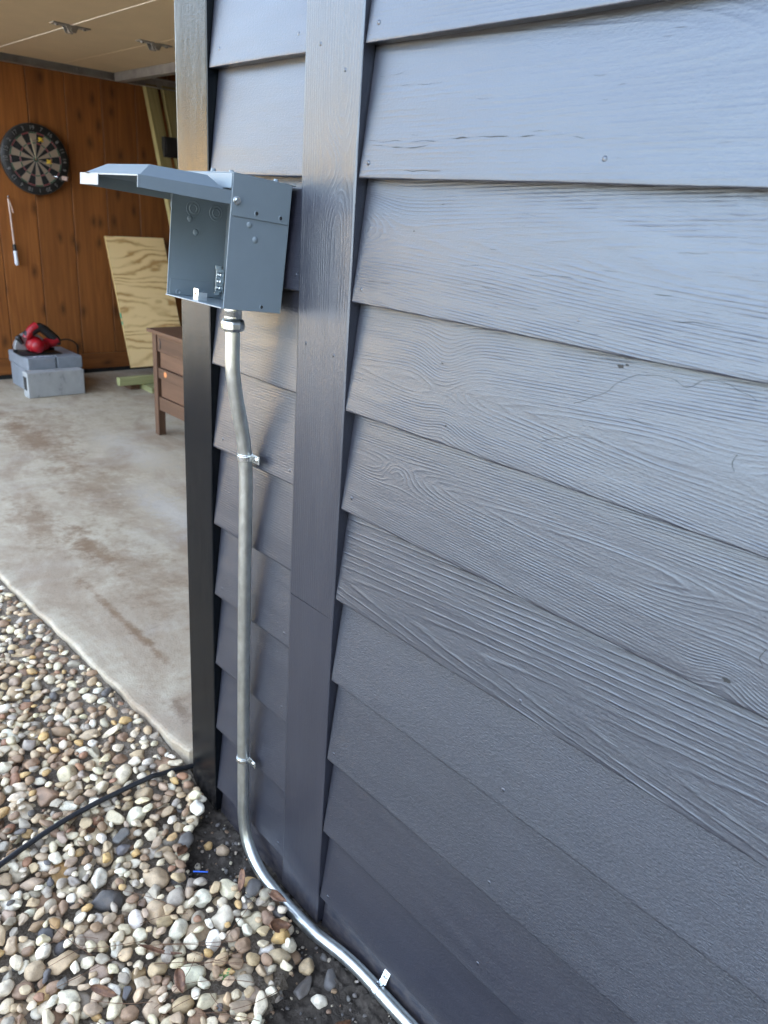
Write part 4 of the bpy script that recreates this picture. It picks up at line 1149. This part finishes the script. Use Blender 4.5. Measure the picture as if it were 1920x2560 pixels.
# stones that lie by themselves on the dark soil
SPECIAL = [
    ((-.269, -.060), .026, .72, .5, 'white', 'pale stone on the soil by the foot of the black trim board', .7),
    ((-.197, -.071), .0135, .8, .7, 'ochre', 'small ochre stone on the dark soil left of the round pale one', .4),
    ((-.165, -.052), .016, .92, .75, 'pale brown', 'round pale brown pebble alone on the dark soil near the conduit bend', .1),
    ((-.047, -.054), .0165, .82, .7, 'ochre', 'ochre pebble on the soil beside the bend of the conduit', .2),
    ((.006, -.078), .021, .7, .62, 'dark grey', 'dark grey pebble with a pale edge right of the brown leaf', .3),
    ((.036, -.070), .0155, .88, .7, 'warm grey', 'grey pebble touching the ground run of the conduit', .2),
    ((.228, -.112), .0325, .52, .42, 'dark grey', 'large slate grey flat stone at the edge of the soil', .9),
    ((.247, -.056), .024, .62, .5, 'dark grey', 'speckled dark stone on the soil nearest the strap', .5),
    ((.268, -.103), .019, .82, .7, 'white', 'whitish lumpy stone on the soil right of the slate stone', .8),
    ((.199, -.083), .019, .78, .75, 'tan', 'upright tan pebble above the slate grey stone', .1),
    ((-.30, -.045), .017, .85, .8, 'cream', 'cream angular stone against the base of the black trim', .8),
]
SPL = {}
for (xy, a, el, fl, kd, lab, ang) in SPECIAL:
    n0 = len(stones); add_stone(xy[0], xy[1], a, el, fl, KD[kd], 9000 + n0, True, ang, None, 0, .45)
    if len(stones) > n0: SPL[n0] = lab
# small grit on the soil
for _ in range(900):
    x = rnd.uniform(-.42, .5); y = rnd.uniform(-.36, -.0)
    if y > -.004 or (x < -.37 and y > slab_edge_y(x) - .008): continue
    if not in_poly(x, y, SOILP): continue
    if Hm[int((x - HX0) / HS), int((y - HY0) / HS)] > -.080: continue
    a = rnd.uniform(.0018, .0055) if rnd.random() < .9 else rnd.uniform(.006, .011)
    add_stone(x, y, a, rnd.uniform(.6, .95), rnd.uniform(.5, .8), KD[rnd.choice(['dark grey', 'dark grey', 'dark grey', 'warm grey', 'brown'])], 20000 + _, True, .9, None, 0, .5)

for _ in range(15000):                     # the rest of the bed, outside the frame
    x = rnd.uniform(-3.1, 1.3); y = rnd.uniform(-2.0, -.03)
    if ok(x, y) or in_poly(x, y, SOILP) or (x < -.36 and y > slab_edge_y(x) - .013): continue
    a = rnd.uniform(.015, .032)
    if place(x, y, a, a * .8, a * .6, 0, True) is None or place(x, y, a, a * .8, a * .6, 0, True) > -.062: continue
    n0 = len(stones); add_stone(x, y, a, rnd.uniform(.62, .92), rnd.uniform(.5, .72), pick_kind(), 70000 + _)
    if len(stones) > n0: stones[-1]['far'] = True
def stone_mesh(s, sub):
    v, f = stone_shape(s['seed'], s['ang'], sub)
    v = v * np.array([s['a'], s['b'], s['c']])
    E_ = np.array(Euler((s['tilt'][0], s['tilt'][1], s['yaw'])).to_matrix())
    r = np.random.default_rng(s['seed'] + 5)
    c = lin(s['kind'][1]) * r.uniform(.78, 1.04) * np.array([1.03 + r.normal() * .02, 1, .925 + r.normal() * .04])
    return v @ E_.T, f, np.clip(c, .01, .85)
# rank by what the camera sees of each
vis = np.bincount(Own[Own >= 0], minlength=len(stones)).astype(float) * HS * HS
score = []
for i, s in enumerate(stones):
    px, py, d = proj((s['x'], s['y'], s['z']))
    s['px'], s['py'], s['d'] = px, py, d
    inside = -15 < px < 1000 and 1400 < py < 2575
    score.append((vis[i] / d ** 3 if inside else 0) * (1 if s['a'] > .006 else 0))
top = [i for i in np.argsort(score)[::-1] if score[i] > 0][:300 - len(SPL)]
indiv = [i for i in top if i not in SPL] + list(SPL)
# cable line in plan, for saying where a pebble lies
CABLE = [(-.4145, .010), (-.4155, -.030), (-.415, -.082), (-.413, -.187), (-.400, -.328), (-.362, -.47), (-.303, -.62), (-.21, -.85)]
def cable_dx(x, y):
    ys = [c[1] for c in CABLE][::-1]; xs = [c[0] for c in CABLE][::-1]
    return x - np.interp(y, ys, xs)
SHN = lambda s: ('angular' if s['ang'] > .68 else ('long' if s['b'] / s['a'] < .68 else ('round' if s['b'] / s['a'] > .85 else 'oval')))
def zone(s):
    dx = cable_dx(s['x'], s['y']); dy = slab_edge_y(s['x']) - s['y']
    if dx < 0:
        if s['x'] < -.37 and dy < .075: return 'along the slab edge'
        if s['y'] > -.19: return 'between slab edge and cable'
        return 'in the far gravel beyond the cable'
    if dx < .06: return 'just below the black cable'
    if s['py'] > 2440: return 'along the photo\'s bottom edge'
    if s['px'] > 470: return 'beside the dark soil'
    if s['py'] > 2300: return 'just above the bottom gravel'
    return 'midway below the black cable'
cells = {}
for i in indiv:
    if i in SPL: continue
    s = stones[i]; big = 'large ' if s['a'] > .0195 else ('small ' if s['a'] < .0125 else '')
    cells.setdefault((big + SHN(s) + ' ' + s['kind'][0], zone(s)), []).append(i)
ORD = ['first', 'second', 'third', 'fourth', 'fifth', 'sixth', 'seventh', 'eighth', 'ninth', 'tenth', 'eleventh', 'twelfth']
LAB = dict(SPL)
for (k, z), L_ in cells.items():
    L_.sort(key=lambda i: stones[i]['px'])
    for q, i in enumerate(L_):
        LAB[i] = ('the one ' + k + ' pebble ' + z) if len(L_) == 1 else (ORD[min(q, 11)] + ' from left of the ' + k + ' pebbles ' + z)
        w = LAB[i].split()
        if len(w) > 16: LAB[i] = ' '.join(w[:16])
for i in indiv:
    s = stones[i]; v, f, c = stone_mesh(s, 3)
    me = bpy.data.meshes.new('pebble'); me.from_pydata(v.tolist(), [], f.tolist()); cattr(me, 'col', np.tile(c, (len(v), 1)))
    o = link('pebble', me, M_PEB, None, True); o.location = (s['x'], s['y'], s['z'])
    tag(o, LAB[i], 'pebble', 'river pebbles in front of the garage')
ind = set(indiv); VS = []; FS = []; CS = []; nb = 0
for i, s in enumerate(stones):
    if i in ind: continue
    v, f, c = stone_mesh(s, 1 if s.get('far') else 2)
    VS.append(v + np.array([s['x'], s['y'], s['z']])); FS.append(f + nb); CS.append(np.tile(c, (len(v), 1))); nb += len(v)
me = bpy.data.meshes.new('gravel'); me.from_pydata(np.concatenate(VS).tolist(), [], np.concatenate(FS).tolist()); cattr(me, 'col', np.concatenate(CS))
o = link('gravel', me, M_PEB, None, True); o['kind'] = 'stuff'; o['label'] = 'bed of mixed cream, tan and brown river gravel'; o['category'] = 'gravel'

def surf(x, y, r=1):
    i = int((x - HX0) / HS); j = int((y - HY0) / HS); return float(Hm[max(0, i-r):i+r+1, max(0, j-r):j+r+1].max())
# ---- sandy dirt between the stones
st = .012; xs_ = np.arange(-3.2, 1.4, st); ys_ = np.arange(-2.1, .004, st); Xd, Yd = np.meshgrid(xs_, ys_)
Zd = -.092 + .052 * np.exp(-(np.clip(slab_edge_y(Xd) - Yd, 0, 9) / .34) ** 2) * np.clip((-.30 - Xd) / .25, 0, 1) + .021 + fbm(Xd * 22, Yd * 22, 77) * .007
inp = np.array([[in_poly(x, y, SOILP) or (x > -.37 and y > -.03) for x in xs_] for y in ys_])
Zd = np.where(inp, -.12, Zd)
i_ = np.arange(Xd.size).reshape(Xd.shape); f_ = np.stack([i_[:-1, :-1], i_[:-1, 1:], i_[1:, 1:], i_[1:, :-1]], -1).reshape(-1, 4)
kp = ~((Xd[:-1, :-1].ravel() < -.40) & (Yd[1:, :-1].ravel() > slab_edge_y(Xd[:-1, :-1].ravel()) + .004)) & ~inp[:-1, :-1].ravel()
me = bpy.data.meshes.new('dirt'); me.from_pydata(np.stack([Xd, Yd, Zd], -1).reshape(-1, 3).tolist(), [], f_[kp].tolist())
kd2 = NT('sandy_dirt'); Pq = kd2.pos(); nq = kd2.noise(Pq, 190, 4, .65)
kd2.set(color=kd2.ramp(nq, [(.3, (.075, .058, .040)), (.55, (.19, .155, .115)), (.75, (.30, .26, .21))]), rough=.95, spec=.2, normal=kd2.bump(nq, .004, 1.0))
o = link('dirt', me, kd2.m, None, True); o['kind'] = 'structure'
# ---- black cable
cp = [(x, y) for x, y in CABLE]
pts = []
for q in spline([(x, y, 0) for x, y in cp], .02):
    pts.append([q.x, q.y, surf(q.x, q.y, 3)])
zs = np.array([p[2] for p in pts]); k5 = np.ones(9) / 9; zsm = np.convolve(np.pad(zs, 4, 'edge'), k5, 'valid')
pth = [(-.375, .066, -.052), (-.412, .030, -.048)] + [(p[0], p[1], z + .0040) for p, z in zip(pts[1:], zsm[1:])]
mb = MB(); mb.tube(spline(pth, .01), .0062, 14); o = mb.build('black_cable', M_RUBBER); tag(o, 'thin black cable crossing the gravel to the corner of the slab', 'cable')

# ---- litter
def leaf(x, y, L_, W_, yaw, label, seed, tilt=(0, 0), dz=.002, mat=None):
    r = np.random.default_rng(seed); n = 14; m = 5; vs = []; fs = []
    curl = r.uniform(.2, .55)
    for i in range(n + 1):
        t = i / n; w = W_ * (math.sin(math.pi * min(1, t * 1.02) ** .85)) ** .75 + .0004
        for j in range(m):
            s_ = (j / (m - 1)) * 2 - 1
            vs.append(((t - .5) * L_, s_ * w * .5, curl * W_ * s_ * s_ * .5 + .10 * L_ * math.sin(t * 3.0 + seed) + .0012 * math.sin(9 * t + 5 * s_)))
    for i in range(n):
        for j in range(m - 1): fs.append((i*m + j, (i+1)*m + j, (i+1)*m + j + 1, i*m + j + 1))
    me = bpy.data.meshes.new('dead_leaf'); me.from_pydata(vs, [], fs)
    o = link('dead_leaf', me, mat or M_LEAF, None, True)
    md = o.modifiers.new('solid', 'SOLIDIFY'); md.thickness = .0005
    o.location = (x, y, surf(x, y, 4) + dz); o.rotation_euler = (tilt[0], tilt[1], yaw)
    return tag(o, label, 'leaf', 'dead leaves on the gravel')
leaf(-.175, -.150, .044, .022, 2.2, 'reddish brown leaf curled among stones at the edge of the soil', 1, (.3, .2))
leaf(-.012, -.098, .050, .017, -.8, 'narrow dark brown leaf below the scrap of blue wire', 2, (.5, .1))
leaf(.062, -.058, .052, .018, .2, 'brown pointed leaf tucked against the ground run of the conduit', 3, (.2, -.1))
leaf(.118, -.092, .046, .026, 1.2, 'tan crumpled leaf left of the slate grey stone', 4, (.4, .5))
leaf(.030, -.415, .05, .016, .9, 'dark pointed leaf standing up between pebbles at the bottom', 5, (.9, .4))
leaf(.100, -.300, .046, .020, -.3, 'rust brown leaf beside the green sprig', 6, (.2, .3))
leaf(.335, -.105, .050, .020, 1.6, 'brown curled leaf on the soil below the strap', 7, (.2, .1))
leaf(-.345, -.285, .036, .014, 1.9, 'small brown leaf standing between stones below the cable', 8, (.8, .5))
leaf(.02, -.300, .085, .008, .8, 'long thin strip of dry leaf lying over the middle pebbles', 9, (.1, .1), .006)
k_ = 0
def needle(x, y, L_, yaw, curl, lift):
    pts = []
    for t in np.linspace(-.5, .5, 9):
        xx = x + math.cos(yaw) * t * L_ - math.sin(yaw) * curl * (t * t) * L_; yy = y + math.sin(yaw) * t * L_ + math.cos(yaw) * curl * (t * t) * L_
        pts.append((xx, yy, surf(xx, yy, 2)))
    z = np.array([p[2] for p in pts]); z = np.maximum(np.polyval(np.polyfit(range(9), z, 2), range(9)) + lift, z + .0005)
    mb = MB(); mb.tube(spline([(p[0], p[1], q) for p, q in zip(pts, z)], .012), .0006, 5); o = mb.build('pine_needle', M_NEEDLE)
    tag(o, 'thin dry brown pine needle lying across pebbles near the bottom', 'pine needle', 'dry pine needles on the gravel')
for _ in range(27):
    if _ < 20: x, y = rnd.gauss(.14, .085), rnd.gauss(-.28, .075)
    else: x, y = rnd.uniform(-.12, .12), rnd.uniform(-.46, -.24)
    if y > -.06 or y < -1.0: continue
    needle(x, y, rnd.uniform(.07, .17), rnd.gauss(.95, .55), rnd.uniform(-.5, .5), rnd.uniform(.001, .008))
mb = MB(); z = surf(-.098, -.145, 3); mb.tube(spline([(-.109, -.158, z + .003), (-.099, -.147, z + .0035), (-.088, -.134, z + .003)], .004), .0016, 8)
o = mb.build('wire_scrap', M_BLUE); tag(o, 'short scrap of bright blue wire on the dark soil', 'wire scrap')
sprig = empty('green_sprig', (.138, -.232, surf(.138, -.232, 2)), label='tiny green weed sprig poking up between the pebbles', cat='weed')
mb = MB()
for k in range(9):
    a = rnd.uniform(0, 6.28); r_ = rnd.uniform(.004, .012); h = rnd.uniform(.004, .012)
    c_ = Vector((r_ * math.cos(a), r_ * math.sin(a), h)); u = Vector((math.cos(a), math.sin(a), .4)).normalized() * .004; w = Vector((-math.sin(a), math.cos(a), .2)).normalized() * .0025
    mb.add([c_ - u, c_ + w + Vector((0, 0, .0006)), c_ + u, c_ - w + Vector((0, 0, .0006))], [(0, 1, 2, 3)])
mb.build('leaflets', M_GREEN, sprig, fix=False)
mb = MB()
for k in range(3): mb.tube([(0, 0, -.006), (rnd.uniform(-.004, .004), rnd.uniform(-.004, .004), .006)], .0006, 5)
mb.build('stem', M_GREEN, sprig)

# ------------------------------------------------------------------ house and trees added out of view to shape the reflected light
mb = MB(); mb.box(-64, -25.0, -22.4, -22.0, -.13, 3.0); mb.prism([(-22.9, 3.0), (-21.5, 3.0), (-26.0, 5.4), (-27.0, 5.4)], 0, -64.5, -24.5)  # unseen tan walls and roof, added as a source of warm reflection
o = mb.build('reflection_house', plain('warm_reflector_tan', (.60, .42, .21), .8)); tag(o, 'unseen tan house added for warm reflections on the wall and trim', 'house')
def added_trees():  # trees out of view, added to dim the sky in the reflections
    vs = []; fs = []; r = np.random.default_rng(5)
    for cx, cy, rad, ht in [(-24 - i * 4.6, -25 - (i % 3) * 1.5 + max(0, i - 6) * 2.2, 3.6, 11 + (i * 5 % 4)) for i in range(11)] + [(7 + i * 3.1, -9 - (i % 3) * 3, 2.2, 5 + (i % 3)) for i in range(8)] + [(12, -4, 2.2, 5.5), (12.5, 1, 2.3, 6)]:
        for _ in range(520):
            p = r.normal(size=3); p /= np.linalg.norm(p); p *= r.uniform(.5, 1) ** .5
            c = np.array([cx, cy, ht * .52]) + p * np.array([rad, rad, ht * .48]); u = r.normal(size=3) * .28; w = r.normal(size=3) * .28; b = len(vs)
            vs += [tuple(c - u), tuple(c + w), tuple(c + u), tuple(c - w)]; fs.append((b, b+1, b+2, b+3))
    me = bpy.data.meshes.new('added_trees'); me.from_pydata(vs, [], fs); o = link('added_trees', me, plain('added_tree_leaves', (.085, .085, .045), .7)); o['kind'] = 'stuff'
added_trees()
